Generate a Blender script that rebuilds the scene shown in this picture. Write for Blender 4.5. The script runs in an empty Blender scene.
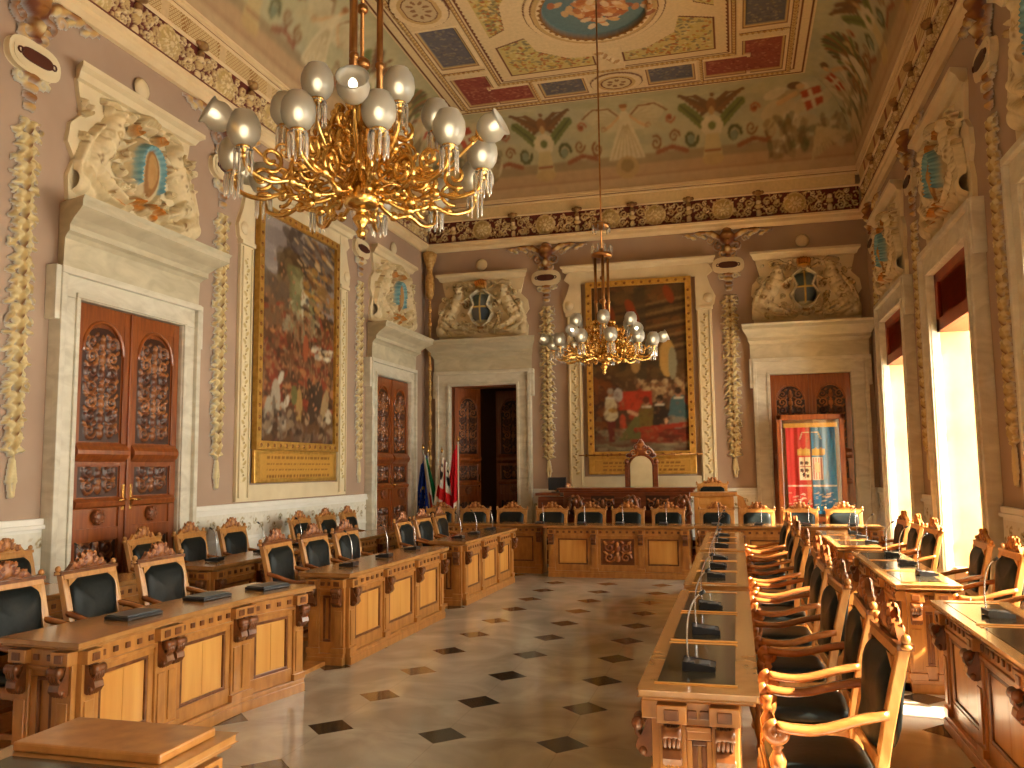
import bpy, math, random
import numpy as np
from mathutils import Vector, Matrix
random.seed(7); RNG = np.random.RandomState(11)
PI = math.pi
SC = bpy.context.scene
# ------------------------------------------------------------------ camera, light, exposure
def setup_view():
    yaw, pit, rol, f, eye = .2598, .10012, -.010915, 837.6, 1.75
    c, s = math.cos, math.sin
    fwd = Vector((-s(yaw)*c(pit), c(yaw)*c(pit), s(pit)))
    right = Vector((c(yaw), s(yaw), 0)); up = right.cross(fwd)
    r2 = right*c(rol)+up*s(rol); u2 = -right*s(rol)+up*c(rol)
    cam = bpy.data.cameras.new('camera'); cam.sensor_width = 36; cam.lens = f/1024*36; cam.clip_end = 200
    o = bpy.data.objects.new('camera', cam); SC.collection.objects.link(o)
    M = Matrix((r2, u2, -fwd)).transposed().to_4x4(); M.translation = (0, 0, eye)
    o.matrix_world = M; SC.camera = o
setup_view()
w = bpy.data.worlds.new('sky'); SC.world = w; w.use_nodes = True
bg = w.node_tree.nodes['Background']; bg.inputs[0].default_value = (1.0, .96, .80, 1); bg.inputs[1].default_value = 7.0
sd = bpy.data.lights.new('sun', 'SUN'); sd.energy = 19; sd.angle = .02; sd.color = (1, .85, .62)
so = bpy.data.objects.new('sun', sd); SC.collection.objects.link(so)
so.rotation_euler = Vector((-.72, .12, -.68)).to_track_quat('-Z', 'Y').to_euler()
SC.view_settings.view_transform = 'Standard'; SC.view_settings.look = 'None'
SC.view_settings.exposure = 1.68; SC.view_settings.gamma = 1.0; SC.view_settings.use_curve_mapping = False
SC.cycles.use_denoising = True
SC.cycles.max_bounces = 8; SC.cycles.diffuse_bounces = 5; SC.cycles.glossy_bounces = 3; SC.cycles.transmission_bounces = 5
SC.cycles.caustics_reflective = False; SC.cycles.caustics_refractive = False; SC.cycles.sample_clamp_indirect = 6
XL, XR, YB, YF, ZC = -6.47, 2.57, 17.0, -2.6, 6.64      # wall planes and underside of the cornice
WIN = (14.40, 10.72, 7.04, 3.36, -.32)                  # window centres on the right wall
for yc in WIN:
    ld = bpy.data.lights.new('window_daylight', 'AREA'); ld.shape = 'RECTANGLE'; ld.size = 1.7; ld.size_y = 3.3
    ld.cycles.is_portal = True
    lo = bpy.data.objects.new('window_daylight', ld); SC.collection.objects.link(lo)
    lo.location = (XR+.95, yc, 1.8); lo.rotation_euler = (PI/2, 0, PI/2)
# ------------------------------------------------------------------ helpers
def lin(c): c /= 255.; return c/12.92 if c <= .04045 else ((c+.055)/1.055)**2.4
def C(r, g, b): return (lin(r), lin(g), lin(b))
class MB:
    def __init__(s): s.v = []; s.f = []; s.s = []; s.T = None; s.mi = []; s.cur = 0
    def frame(s, o, u, n): s.T = (Vector(o), Vector(u), Vector(n))
    def add(s, vs, fs, smooth=False):
        k = len(s.v)
        if s.T:
            o, u, n = s.T; vs = [(o.x+p[0]*u.x+p[1]*n.x, o.y+p[0]*u.y+p[1]*n.y, o.z+p[2]) for p in vs]
        s.v += [tuple(p) for p in vs]; s.f += [tuple(i+k for i in f) for f in fs]; s.s += [smooth]*len(fs); s.mi += [s.cur]*len(fs); return s
    def box(s, x0, x1, y0, y1, z0, z1):
        return s.add([(x0,y0,z0),(x1,y0,z0),(x1,y1,z0),(x0,y1,z0),(x0,y0,z1),(x1,y0,z1),(x1,y1,z1),(x0,y1,z1)],
              [(0,3,2,1),(4,5,6,7),(0,1,5,4),(1,2,6,5),(2,3,7,6),(3,0,4,7)])
    def prism(s, P, a, b, ax='y'):
        n = len(P)
        f = {'y': lambda p, t: (p[0], t, p[1]), 'x': lambda p, t: (t, p[0], p[1]), 'z': lambda p, t: (p[0], p[1], t)}[ax]
        return s.add([f(p, a) for p in P]+[f(p, b) for p in P], [tuple(range(n)), tuple(range(2*n-1, n-1, -1))]+[(i, (i+1) % n, n+(i+1) % n, n+i) for i in range(n)])
    def loft(s, R, closed=True, caps=True, smooth=True):
        n = len(R[0]); vs = [p for r in R for p in r]; fs = []
        for j in range(len(R)-1):
            for i in range(n if closed else n-1):
                k = (i+1) % n; fs.append((j*n+i, j*n+k, (j+1)*n+k, (j+1)*n+i))
        if caps and closed: fs += [tuple(range(n))[::-1], tuple((len(R)-1)*n+i for i in range(n))]
        return s.add(vs, fs, smooth)
    def lathe(s, prof, c=(0,0,0), n=12, sx=1, sy=1):
        return s.loft([[(c[0]+r*sx*math.cos(2*PI*i/n), c[1]+r*sy*math.sin(2*PI*i/n), c[2]+z) for i in range(n)] for r, z in prof])
    def ball(s, c, r, rx=1, ry=1, rz=1, n=10, m=6):
        return s.lathe([(max(1e-4, r*rx*math.sin(PI*j/m)), -r*rz*math.cos(PI*j/m)) for j in range(m+1)], c, n, 1, ry/rx)
    def tube(s, P, r, n=7, flat=1.0):
        P = [Vector(p) for p in P]; m = len(P); R = []; prev = None
        rr = r if isinstance(r, (list, tuple)) else [r]*m
        for i, p in enumerate(P):
            d = (P[min(i+1, m-1)]-P[max(i-1, 0)]); d = d.normalized() if d.length > 1e-9 else Vector((0, 0, 1))
            if prev is None:
                a = Vector((0, 0, 1)) if abs(d.z) < .9 else Vector((1, 0, 0)); x = d.cross(a).normalized()
            else:
                x = prev-d*prev.dot(d); x = x.normalized() if x.length > 1e-6 else prev
            y = d.cross(x).normalized(); prev = x
            R.append([p+x*(rr[i]*math.cos(2*PI*k/n))+y*(rr[i]*flat*math.sin(2*PI*k/n)) for k in range(n)])
        return s.loft(R)
    def build(s, name, mat, parent=None, bev=0, label=None):
        me = bpy.data.meshes.new(name); V = s.v
        me.from_pydata(V, [], s.f); me.polygons.foreach_set('use_smooth', s.s); mats = mat if isinstance(mat, list) else [mat]
        for q in mats: me.materials.append(q)
        if len(mats) > 1: me.polygons.foreach_set('material_index', s.mi)
        me.update()
        o = bpy.data.objects.new(name, me); SC.collection.objects.link(o)
        if parent is not None: o.parent = parent
        if bev:
            b = o.modifiers.new('bevel', 'BEVEL'); b.width = bev; b.segments = 2; b.limit_method = 'ANGLE'; b.angle_limit = .7
        if label: o['label'] = label
        return o
def sgn(o, label=None, cat=None, group=None, kind=None):
    if label: o['label'] = label
    if cat: o['category'] = cat
    if group: o['group'] = group
    if kind: o['kind'] = kind
    return o
def thing(name, label, cat, loc=(0,0,0), rz=0, group=None):
    o = bpy.data.objects.new(name, None); SC.collection.objects.link(o); o.empty_display_size = .1
    o.location = loc; o.rotation_euler = (0, 0, rz); return sgn(o, label, cat, group)
def struct(name, loc=(0,0,0), rz=0, label=None):
    o = bpy.data.objects.new(name, None); SC.collection.objects.link(o)
    o.location = loc; o.rotation_euler = (0, 0, rz); return sgn(o, label, kind='structure')
def dup(root, loc=None, rz=None, label=None, group=None):
    r = root.copy(); SC.collection.objects.link(r)
    if loc is not None: r.location = loc
    if rz is not None: r.rotation_euler = (0, 0, rz)
    if label: r['label'] = label
    if group: r['group'] = group
    for ch in list(root.children):
        c = ch.copy(); SC.collection.objects.link(c); c.parent = r
        for g in list(ch.children):
            d = g.copy(); SC.collection.objects.link(d); d.parent = c
    return r
def crv(P, k=5):
    """smooth curve through the points"""
    P = [Vector(p) for p in P]; out = []
    for i in range(len(P)-1):
        a, b, c, d = P[max(i-1, 0)], P[i], P[i+1], P[min(i+2, len(P)-1)]
        for j in range(k): t = j/k; out.append(.5*(2*b+(c-a)*t+(2*a-5*b+4*c-d)*t*t+(3*b-a-3*c+d)*t**3))
    return out+[P[-1]]
ORD = ['first', 'second', 'third', 'fourth', 'fifth', 'sixth', 'seventh', 'eighth', 'ninth', 'tenth', 'eleventh', 'twelfth']
# ------------------------------------------------------------------ materials
def mat(name, col, rough=.5, metal=0, col2=None, scale=4, stretch=(1,1,1), bump=0, detail=4, spec=.5, coat=0, distort=0, extra=None):
    m = bpy.data.materials.new(name); m.use_nodes = True; nt = m.node_tree; N = nt.nodes; L = nt.links
    b = N['Principled BSDF']; b.inputs['Roughness'].default_value = rough; b.inputs['Metallic'].default_value = metal
    b.inputs['Specular IOR Level'].default_value = spec; b.inputs['Coat Weight'].default_value = coat; b.inputs['Coat Roughness'].default_value = .12
    b.inputs['Base Color'].default_value = (*col, 1)
    if col2 is not None or bump:
        tc = N.new('ShaderNodeTexCoord'); mp = N.new('ShaderNodeMapping'); mp.inputs['Scale'].default_value = stretch
        nz = N.new('ShaderNodeTexNoise'); nz.inputs['Scale'].default_value = scale; nz.inputs['Detail'].default_value = detail
        nz.inputs['Distortion'].default_value = distort
        L.new(tc.outputs['Object'], mp.inputs[0]); L.new(mp.outputs[0], nz.inputs[0])
        if col2 is not None:
            cr = N.new('ShaderNodeValToRGB'); cr.color_ramp.elements[0].color = (*col, 1); cr.color_ramp.elements[1].color = (*col2, 1)
            cr.color_ramp.elements[0].position = .32; cr.color_ramp.elements[1].position = .68
            L.new(nz.outputs[0], cr.inputs[0]); L.new(cr.outputs[0], b.inputs['Base Color'])
        if bump:
            bp = N.new('ShaderNodeBump'); bp.inputs['Strength'].default_value = bump; bp.inputs['Distance'].default_value = .01
            L.new(nz.outputs[0], bp.inputs['Height']); L.new(bp.outputs[0], b.inputs['Normal'])
    return m
def attr_mat(name, rough=.6, metal=0, bump=0, scale=30, spec=.4):
    m = bpy.data.materials.new(name); m.use_nodes = True; N = m.node_tree.nodes; L = m.node_tree.links; b = N['Principled BSDF']
    at = N.new('ShaderNodeAttribute'); at.attribute_name = 'Col'
    nz = N.new('ShaderNodeTexNoise'); nz.inputs['Scale'].default_value = scale; nz.inputs['Detail'].default_value = 5
    tc = N.new('ShaderNodeTexCoord'); L.new(tc.outputs['Object'], nz.inputs[0])
    mr = N.new('ShaderNodeMapRange'); mr.inputs[3].default_value = .82; mr.inputs[4].default_value = 1.14; L.new(nz.outputs[0], mr.inputs[0])
    mx = N.new('ShaderNodeVectorMath'); mx.operation = 'SCALE'; L.new(at.outputs['Color'], mx.inputs[0]); L.new(mr.outputs[0], mx.inputs['Scale'])
    L.new(mx.outputs[0], b.inputs['Base Color']); b.inputs['Roughness'].default_value = rough; b.inputs['Metallic'].default_value = metal
    b.inputs['Specular IOR Level'].default_value = spec
    return m
W_HONEY = mat('honey_oak', C(202,138,62), .32, 0, C(220,164,86), 1.6, (6,6,.6), .03, coat=.3)
W_RAIL = mat('brown_oak', C(162,106,50), .32, 0, C(190,132,66), 5, (3,3,1), .03, coat=.35)
W_TOP = mat('oak_top', C(160,112,60), .22, 0, C(178,130,76), 3, (4,4,4), .02, detail=7, coat=.5)
W_CARVE = mat('carved_walnut', C(88,46,20), .32, 0, C(128,74,34), 14, (1,1,1), .05, coat=.3)
W_CHAIR = mat('chair_oak', C(168,112,54), .32, 0, C(200,146,80), 8, (3,3,1), .03, coat=.4)
W_ARM = mat('polished_walnut', C(136,76,34), .22, 0, C(176,112,58), 8, (3,1,3), .02, coat=.6)
W_DAIS = mat('mahogany', C(96,42,18), .3, 0, C(136,66,28), 6, (1,4,4), .03, coat=.4)
W_DOOR = mat('door_walnut', C(118,56,22), .32, 0, C(154,84,34), 4, (5,5,.6), .03, coat=.4)
W_DOORC = mat('door_carving', C(96,48,22), .38, 0, C(142,80,40), 20, (1,1,1), .08, coat=.2)
W_SHUT = mat('shutter_wood', C(138,52,20), .4, 0, C(160,66,28), 4, (1,1,4), .02)
LEATHER = mat('black_leather', (.005,.008,.008),   .42, 0, (.010,.014,.014), 40, (1,1,1), .08, spec=.22)
MAUVE = mat('mauve_plaster', C(166,140,120), .85, 0, C(178,153,132), 1.2, (1,1,1), .02)
STUCCO = mat('cream_stucco', C(214,196,158), .7, 0, C(226,210,174), 3, (1,1,1), .05)
CASING = mat('veined_marble', C(196,188,168), .45, 0, C(220,214,196), 2.4, (1,1,2), .02, distort=1.6)
GREYM = mat('grey_marble', C(186,176,148), .5, 0, C(208,198,170), 2.5, (1,1,3), .02, distort=1)
WHITEM = mat('white_marble', C(226,224,214), .45, 0, C(236,234,226), 3, (1,1,1), .01)
CREAM = mat('cream_paint', C(226,200,156), .6, 0, C(234,212,170), 3)
PINKL = mat('brown_line', C(120,62,36), .6)
GOLD = mat('brass', (.72,.42,.11), .26, 1, (.85,.55,.18), 8)
GOLDP = mat('gilding', (.60,.34,.07), .38, .75, (.78,.48,.12), 12, bump=.1)
DARKG = mat('dark_brass', (.30,.13,.04), .35, .9, (.45,.22,.07), 12)
PLASTIC = mat('black_plastic', (.012,.013,.015), .35)
GREYP = mat('grey_plastic', (.10,.11,.12), .4)
CHROME = mat('chrome', (.55,.56,.58), .25, 1)
BLUESCR = mat('screen', (.01,.01,.014), .15)
WHITEP = mat('white_paper', C(235,235,230), .6)
INLAY = mat('smoked_glass_top', C(44,38,28), .14, 0, C(60,52,38), 3, spec=.35)
BEIGE = mat('beige_velvet', C(206,186,142), .8, 0, C(216,198,156), 5)
REDP = mat('red_paint', C(176,40,30), .5)
RELIEF = attr_mat('painted_stucco', .7, 0, scale=18)
CANVAS = attr_mat('oil_paint', .5, 0, scale=25, spec=.3)
FRESCO = attr_mat('fresco', .8, 0, scale=6, spec=.2)
CLOTH = attr_mat('dyed_cloth', .8, 0, scale=8, spec=.2)
CARVE_A = attr_mat('carving', .35, 0, scale=16, spec=.5)
def glass_mat():
    m = bpy.data.materials.new('frosted_glass'); m.use_nodes = True; b = m.node_tree.nodes['Principled BSDF']
    b.inputs['Base Color'].default_value = (.80,.74,.62,1); b.inputs['Roughness'].default_value = .35; b.inputs['Transmission Weight'].default_value = .7
    b.inputs['Emission Color'].default_value = (1,.85,.6,1); b.inputs['Emission Strength'].default_value = .0
    m2 = bpy.data.materials.new('crystal'); m2.use_nodes = True; b = m2.node_tree.nodes['Principled BSDF']
    b.inputs['Base Color'].default_value = (1,.97,.9,1); b.inputs['Roughness'].default_value = .06; b.inputs['Transmission Weight'].default_value = .75; b.inputs['IOR'].default_value = 1.3
    m3 = bpy.data.materials.new('bulb_light'); m3.use_nodes = True; b = m3.node_tree.nodes['Principled BSDF']
    b.inputs['Base Color'].default_value = (1,.95,.85,1); b.inputs['Emission Color'].default_value = (1,.86,.6,1); b.inputs['Emission Strength'].default_value = 1.6
    m4 = bpy.data.materials.new('window_glass'); m4.use_nodes = True; nt = m4.node_tree; nt.nodes.clear()
    out = nt.nodes.new('ShaderNodeOutputMaterial'); tr = nt.nodes.new('ShaderNodeBsdfTransparent'); gl = nt.nodes.new('ShaderNodeBsdfGlossy')
    gl.inputs['Roughness'].default_value = .03; mx = nt.nodes.new('ShaderNodeMixShader'); mx.inputs[0].default_value = .06
    nt.links.new(tr.outputs[0], mx.inputs[1]); nt.links.new(gl.outputs[0], mx.inputs[2]); nt.links.new(mx.outputs[0], out.inputs[0])
    return m, m2, m3, m4
FROST, CRYSTAL, BULB, WGLASS = glass_mat()
# ------------------------------------------------------------------ painted / carved surfaces: a grid with its own colours and heights
class Cv:
    def __init__(s, x0, x1, y0, y1, res, bg=(.5,.5,.5), base=None):
        s.x0, s.x1, s.y0, s.y1 = x0, x1, y0, y1
        s.nx = max(2, int(round((x1-x0)/res))+1); s.ny = max(2, int(round((y1-y0)/res))+1)
        s.X, s.Y = np.meshgrid(np.linspace(x0, x1, s.nx), np.linspace(y0, y1, s.ny))
        s.col = np.zeros((s.ny, s.nx, 3)); s.col[:] = bg; s.h = np.zeros((s.ny, s.nx)); s.mask = np.zeros((s.ny, s.nx), bool)
        if base is not None: s.mask[:] = True; s.h[:] = base
    def win(s, xa, xb, ya, yb):
        dx = (s.x1-s.x0)/(s.nx-1); dy = (s.y1-s.y0)/(s.ny-1)
        i0 = max(0, int((xa-s.x0)/dx)); i1 = min(s.nx, int((xb-s.x0)/dx)+2); j0 = max(0, int((ya-s.y0)/dy)); j1 = min(s.ny, int((yb-s.y0)/dy)+2)
        return (slice(j0, j1), slice(i0, i1)) if i1 > i0 and j1 > j0 else None
    def ell(s, cx, cy, rx, ry, col=None, h=None, rot=0, a=1, flat=False, base=0):
        R = max(rx, ry); w = s.win(cx-R, cx+R, cy-R, cy+R)
        if w is None: return
        X = s.X[w]-cx; Y = s.Y[w]-cy; c, q = math.cos(rot), math.sin(rot)
        d = ((X*c+Y*q)/rx)**2+((-X*q+Y*c)/ry)**2; m = d < 1
        if col is not None: s.col[w][m] = s.col[w][m]*(1-a)+np.array(col)*a
        if h is not None:
            hh = base+(h if flat else h*np.sqrt(np.clip(1-d, 0, 1)))
            s.h[w] = np.where(m, np.maximum(s.h[w], hh), s.h[w]); s.mask[w] |= m
    def stroke(s, P, r, col=None, h=None, a=1, base=0):
        n = len(P); r0, r1 = r if isinstance(r, tuple) else (r, r)
        for i in range(n-1):
            (xa, ya), (xb, yb) = P[i], P[i+1]; L = math.hypot(xb-xa, yb-ya); rr = max(r0+(r1-r0)*i/max(1, n-2), 1e-3)
            k = max(1, int(L/(rr*.8)))
            for j in range(k+1):
                t = j/k; s.ell(xa+(xb-xa)*t, ya+(yb-ya)*t, rr, rr, col, h, 0, a, base=base)
    def spiral(s, cx, cy, r, turns, col, wd, h=None, d=1, ph=0, a=1):
        n = int(10*turns)+4
        s.stroke([(cx+r*(1-.85*i/n)*math.cos(ph+d*2*PI*turns*i/n), cy+r*(1-.85*i/n)*math.sin(ph+d*2*PI*turns*i/n)) for i in range(n+1)], (wd, wd*.6), col, h, a)
    def poly(s, P, col=None, h=None, a=1):
        xs = [p[0] for p in P]; ys = [p[1] for p in P]; w = s.win(min(xs), max(xs), min(ys), max(ys))
        if w is None: return
        X = s.X[w]; Y = s.Y[w]; m = np.zeros(X.shape, bool)
        for i in range(len(P)):
            (xa, ya), (xb, yb) = P[i-1], P[i]
            if ya == yb: continue
            m ^= ((Y >= min(ya, yb)) & (Y < max(ya, yb)) & (X < xa+(Y-ya)*(xb-xa)/(yb-ya)))
        if col is not None: s.col[w][m] = s.col[w][m]*(1-a)+np.array(col)*a
        if h is not None: s.h[w] = np.where(m, h, s.h[w]); s.mask[w] |= m
    def smooth(s, n=1, col=0):
        def bl(A):
            P = np.pad(A, ((1, 1), (1, 1))+((0, 0),)*(A.ndim-2), 'edge'); B = (P[:-2]+2*P[1:-1]+P[2:])/4; return (B[:, :-2]+2*B[:, 1:-1]+B[:, 2:])/4
        for _ in range(n): s.h = bl(s.h)
        for _ in range(col): s.col = bl(s.col)
        return s
    def rect(s, xa, xb, ya, yb, col=None, h=None, a=1): s.poly([(xa, ya), (xb, ya), (xb, yb), (xa, yb)], col, h, a)
    def daubs(s, n, box, cols, rx, ry, a=.8, rot=None, h=None):
        for _ in range(n):
            c = cols[RNG.randint(len(cols))]; k = .75+.5*RNG.rand()
            s.ell(box[0]+(box[1]-box[0])*RNG.rand(), box[2]+(box[3]-box[2])*RNG.rand(), rx*(.5+RNG.rand()), ry*(.5+RNG.rand()), tuple(min(1, q*k) for q in c), h,
                  (rot if rot is not None else RNG.rand()*PI), a)
    def build(s, name, mt, parent=None, fmap=None, smooth=True, cull=True, label=None):
        fmap = fmap or (lambda X, Y, H: (X, -H, Y))
        V = np.stack([np.broadcast_to(q, s.X.shape) for q in fmap(s.X, s.Y, s.h)], -1).reshape(-1, 3)
        idx = np.arange(s.nx*s.ny).reshape(s.ny, s.nx)
        F = np.stack([idx[:-1, :-1], idx[:-1, 1:], idx[1:, 1:], idx[1:, :-1]], -1).reshape(-1, 4)
        if cull and not s.mask.all():
            M = s.mask; k = (M[:-1, :-1] | M[:-1, 1:] | M[1:, 1:] | M[1:, :-1]).reshape(-1); F = F[k]
        used = np.unique(F); rm = np.full(len(V), -1); rm[used] = np.arange(len(used)); F = rm[F]; V = V[used]
        me = bpy.data.meshes.new(name); me.vertices.add(len(V)); me.vertices.foreach_set('co', V.astype('f').ravel())
        me.loops.add(F.size); me.loops.foreach_set('vertex_index', F.astype('i').ravel())
        me.polygons.add(len(F)); me.polygons.foreach_set('loop_start', np.arange(0, F.size, 4, dtype='i'))
        me.update(); me.polygons.foreach_set('use_smooth', [smooth]*len(F))
        at = me.color_attributes.new('Col', 'FLOAT_COLOR', 'POINT'); cc = np.ones((len(V), 4), 'f'); cc[:, :3] = np.clip(s.col.reshape(-1, 3)[used], 0, 1)
        at.data.foreach_set('color', cc.ravel()); me.materials.append(mt); me.update(); me.validate()
        o = bpy.data.objects.new(name, me); SC.collection.objects.link(o)
        if parent is not None: o.parent = parent
        if label: o['label'] = label
        return o
def proud(wall, p, d=.004):
    n = {'L': (1, 0), 'B': (0, -1), 'R': (-1, 0)}[wall]; return (p[0]+n[0]*d, p[1]+n[1]*d, p[2])
WALLS = {'L': (lambda u: (XL, u, 0), PI/2), 'B': (lambda u: (u, YB, 0), 0), 'R': (lambda u: (XR, u, 0), -PI/2)}   # local frame: x along, -y outward, z up
# ------------------------------------------------------------------ the room
def floor_mat():
    m = bpy.data.materials.new('marble_floor'); m.use_nodes = True; nt = m.node_tree; N = nt.nodes; L = nt.links; b = N['Principled BSDF']
    tc = N.new('ShaderNodeTexCoord'); sp = N.new('ShaderNodeSeparateXYZ'); L.new(tc.outputs['Object'], sp.inputs[0])
    def M(op, a, b_=None, c=None):
        n = N.new('ShaderNodeMath'); n.operation = op
        for i, q in enumerate((a, b_, c)):
            if q is None: continue
            if isinstance(q, (int, float)): n.inputs[i].default_value = q
            else: L.new(q, n.inputs[i])
        return n.outputs[0]
    def cell(o, off, p):
        t = M('DIVIDE', M('ADD', o, off), p); r = M('ROUND', t); return M('MULTIPLY', M('ABSOLUTE', M('SUBTRACT', t, r)), p), r
    dx, ix = cell(sp.outputs[0], 1.943, .808); dy, iy = cell(sp.outputs[1], -5.415, .8175)
    dia = M('LESS_THAN', M('ADD', dx, dy), .172)
    cb = N.new('ShaderNodeCombineXYZ'); L.new(ix, cb.inputs[0]); L.new(iy, cb.inputs[1])
    wn = N.new('ShaderNodeTexWhiteNoise'); L.new(cb.outputs[0], wn.inputs[0])
    dc = N.new('ShaderNodeValToRGB'); e = dc.color_ramp.elements; e[0].color = (*C(58,54,44), 1); e[1].color = (*C(100,80,54), 1); e[0].position = .7; e[1].position = .85
    L.new(wn.outputs[0], dc.inputs[0])
    nz = N.new('ShaderNodeTexNoise'); nz.inputs['Scale'].default_value = 1.6; nz.inputs['Detail'].default_value = 7; nz.inputs['Distortion'].default_value = 1.2; L.new(tc.outputs['Object'], nz.inputs[0])
    lc = N.new('ShaderNodeValToRGB'); e = lc.color_ramp.elements; e[0].color = (*C(166,160,146), 1); e[1].color = (*C(198,192,176), 1); e[0].position = .35; e[1].position = .65
    L.new(nz.outputs[0], lc.inputs[0])
    # joints run from diamond to diamond
    jn = M('MULTIPLY', M('MINIMUM', M('GREATER_THAN', M('MINIMUM', dx, dy), .004), 1), 1)
    js = M('ADD', M('MULTIPLY', jn, .12), .88)
    sc = N.new('ShaderNodeVectorMath'); sc.operation = 'SCALE'; L.new(lc.outputs[0], sc.inputs[0]); L.new(js, sc.inputs['Scale'])
    mx = N.new('ShaderNodeMix'); mx.data_type = 'RGBA'; L.new(dia, mx.inputs[0]); L.new(sc.outputs[0], mx.inputs[6]); L.new(dc.outputs[0], mx.inputs[7])
    L.new(mx.outputs[2], b.inputs['Base Color']); b.inputs['Roughness'].default_value = .11; b.inputs['Specular IOR Level'].default_value = .55
    return m
m = MB(); m.box(XL-.3, XR+1.0, YF-.3, YB+1.6, -.2, 0); sgn(m.build('floor', floor_mat()), kind='structure')
ZTOP = 9.4
m = MB(); m.box(XL-.3, XL, YF-.3, YB, 0, ZTOP); sgn(m.build('wall_left', MAUVE), kind='structure')
m = MB(); m.box(XL, XR+1.0, YF-.3, YF, 0, ZTOP); sgn(m.build('wall_front', MAUVE), kind='structure')
DL = (-5.86, -4.41, 3.5)                                  # the open doorway in the back wall
m = MB(); m.box(XL-.3, DL[0], YB, YB+.5, 0, ZTOP); m.box(DL[0], DL[1], YB, YB+.5, DL[2], ZTOP); m.box(DL[1], XR+1.0, YB, YB+.5, 0, ZTOP)
sgn(m.build('wall_back', MAUVE), kind='structure')
m = MB(); ys = YF; WH, WT = .95, 4.18
for yc in sorted(WIN): m.box(XR, XR+1.0, ys, yc-WH, 0, WT); ys = yc+WH
m.box(XR, XR+1.0, ys, YB, 0, WT); m.box(XR, XR+1.0, YF, YB, WT, ZTOP)
for yc in WIN: m.box(XR, XR+1.0, yc-WH, yc+WH, 0, .45)
sgn(m.build('wall_right', MAUVE), kind='structure')
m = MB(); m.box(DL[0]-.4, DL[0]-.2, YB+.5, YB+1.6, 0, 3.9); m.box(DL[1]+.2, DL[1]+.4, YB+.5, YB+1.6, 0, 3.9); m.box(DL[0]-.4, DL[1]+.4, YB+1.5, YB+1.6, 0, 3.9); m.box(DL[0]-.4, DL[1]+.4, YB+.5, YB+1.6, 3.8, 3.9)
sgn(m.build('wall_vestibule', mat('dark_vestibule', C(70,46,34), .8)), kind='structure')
# windows
REVEAL = mat('cream_reveal', C(200,166,108), .8, 0, C(210,178,122), 3)
for i, yc in enumerate(WIN):
    r = struct('window_%d' % (i+1), (XR, yc, 0), -PI/2)
    m = MB(); t = .012
    for s in (-1, 1): m.box(s*WH-(t if s > 0 else 0), s*WH+(0 if s > 0 else t), 0.0, .9, .45, WT)
    m.box(-WH+t, WH-t, 0, .9, WT-t, WT); m.box(-WH+t, WH-t, 0, .9, .45, .47); m.build('reveal', REVEAL, r)
    m = MB(); y0, y1 = .72, .78
    for x in (-WH+.05, -.035, WH-.12): m.box(x, x+.07, y0, y1, .47, WT-.02)
    for z in (.47, 1.35, 2.75, WT-.1): m.box(-WH+.12, -.035, y0+.004, y1-.004, z, z+.07); m.box(.035, WH-.12, y0+.004, y1-.004, z, z+.07)
    m.build('window_frame', CREAM, r)
    m = MB(); m.box(-WH+.06, WH-.06, .745, .752, .5, WT-.05); m.build('pane', WGLASS, r)
    m = MB(); a, z0, z1 = WH-.02, 3.42, WT-.015
    m.box(-a, a, -.03, .02, z0, z0+.16); m.box(-a, a, -.03, .02, z1-.12, z1); m.box(-a, -a+.14, -.03, .02, z0, z1); m.box(a-.14, a, -.03, .02, z0, z1)
    m.box(-a+.1, a-.1, .014, .022, z0+.1, z1-.08); m.box(-a, a, .022, .34, z0, z0+.03); m.box(-a, a, .31, .34, z0, z1)
    for k in range(13): z = z0+.18+k*.033; m.add([(-a+.13, -.02, z), (a-.13, -.02, z), (a-.13, .012, z+.025), (-a+.13, .012, z+.025)], [(0,1,2,3)])
    m.build('shutter_box', W_SHUT, r, .004)
# marble skirting and chair-rail height panelling: blank spans between the doors on each wall
def wain(name, wall, u0, u1, n=0):
    loc, rz = WALLS[wall]; sg = -1 if wall == 'R' else 1; a, b = sorted((0, sg*(u1-u0)))
    r = struct(name, loc(u0), rz)
    m = MB(); m.box(a, b, -.05, 0, 0, .16); m.box(a, b, -.03, 0, .16, 1.22); m.box(a, b, -.07, 0, 1.22, 1.26); m.box(a, b, -.05, 0, 1.26, 1.32)
    m.box(a+.06, b-.06, -.045, -.03, .24, .30); m.box(a+.06, b-.06, -.045, -.03, .80, .84); m.build('dado', WHITEM, r, .006)
    c = Cv(a+.03, b-.03, .88, 1.19, .014, C(226,222,208), .002); w_ = b-a; k = int(w_/.16)
    for i in range(k):
        x = a+.08+(w_-.16)*i/max(1, k-1); z = 1.035+(.04 if i % 2 else -.04)
        c.spiral(x, z, .055, 1.2, C(178,164,128), .013, .012, 1 if i % 2 else -1, i)
        c.ell(x, z, .016, .016, C(120,108,78), .012); c.ell(x+.05, 1.035+(-.09 if i % 2 else .09), .03, .012, C(210,200,176), .01, .5)
    c.build('vine_frieze', RELIEF, r, lambda X, Y, H: (X, -.03-H, Y), cull=False)
D1, D2 = 7.78, 15.06; PAN = 11.48
for nm, wl, a, b in (('baseboard_left', 'L', YF, D1-1.05), ('baseboard_left_middle', 'L', D1+1.05, D2-1.05), ('baseboard_left_far', 'L', D2+1.05, YB),
        ('baseboard_back', 'B', XL, -6.18), ('baseboard_back_middle', 'B', -4.1, .37), ('baseboard_back_right', 'B', 2.45, XR)):
    wain(nm, wl, a, b)
for i in range(len(WIN)-1): wain('baseboard_right', 'R', WIN[i+1]+1.32, WIN[i]-1.32)
wain('baseboard_right', 'R', WIN[0]+1.32, YB)
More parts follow.
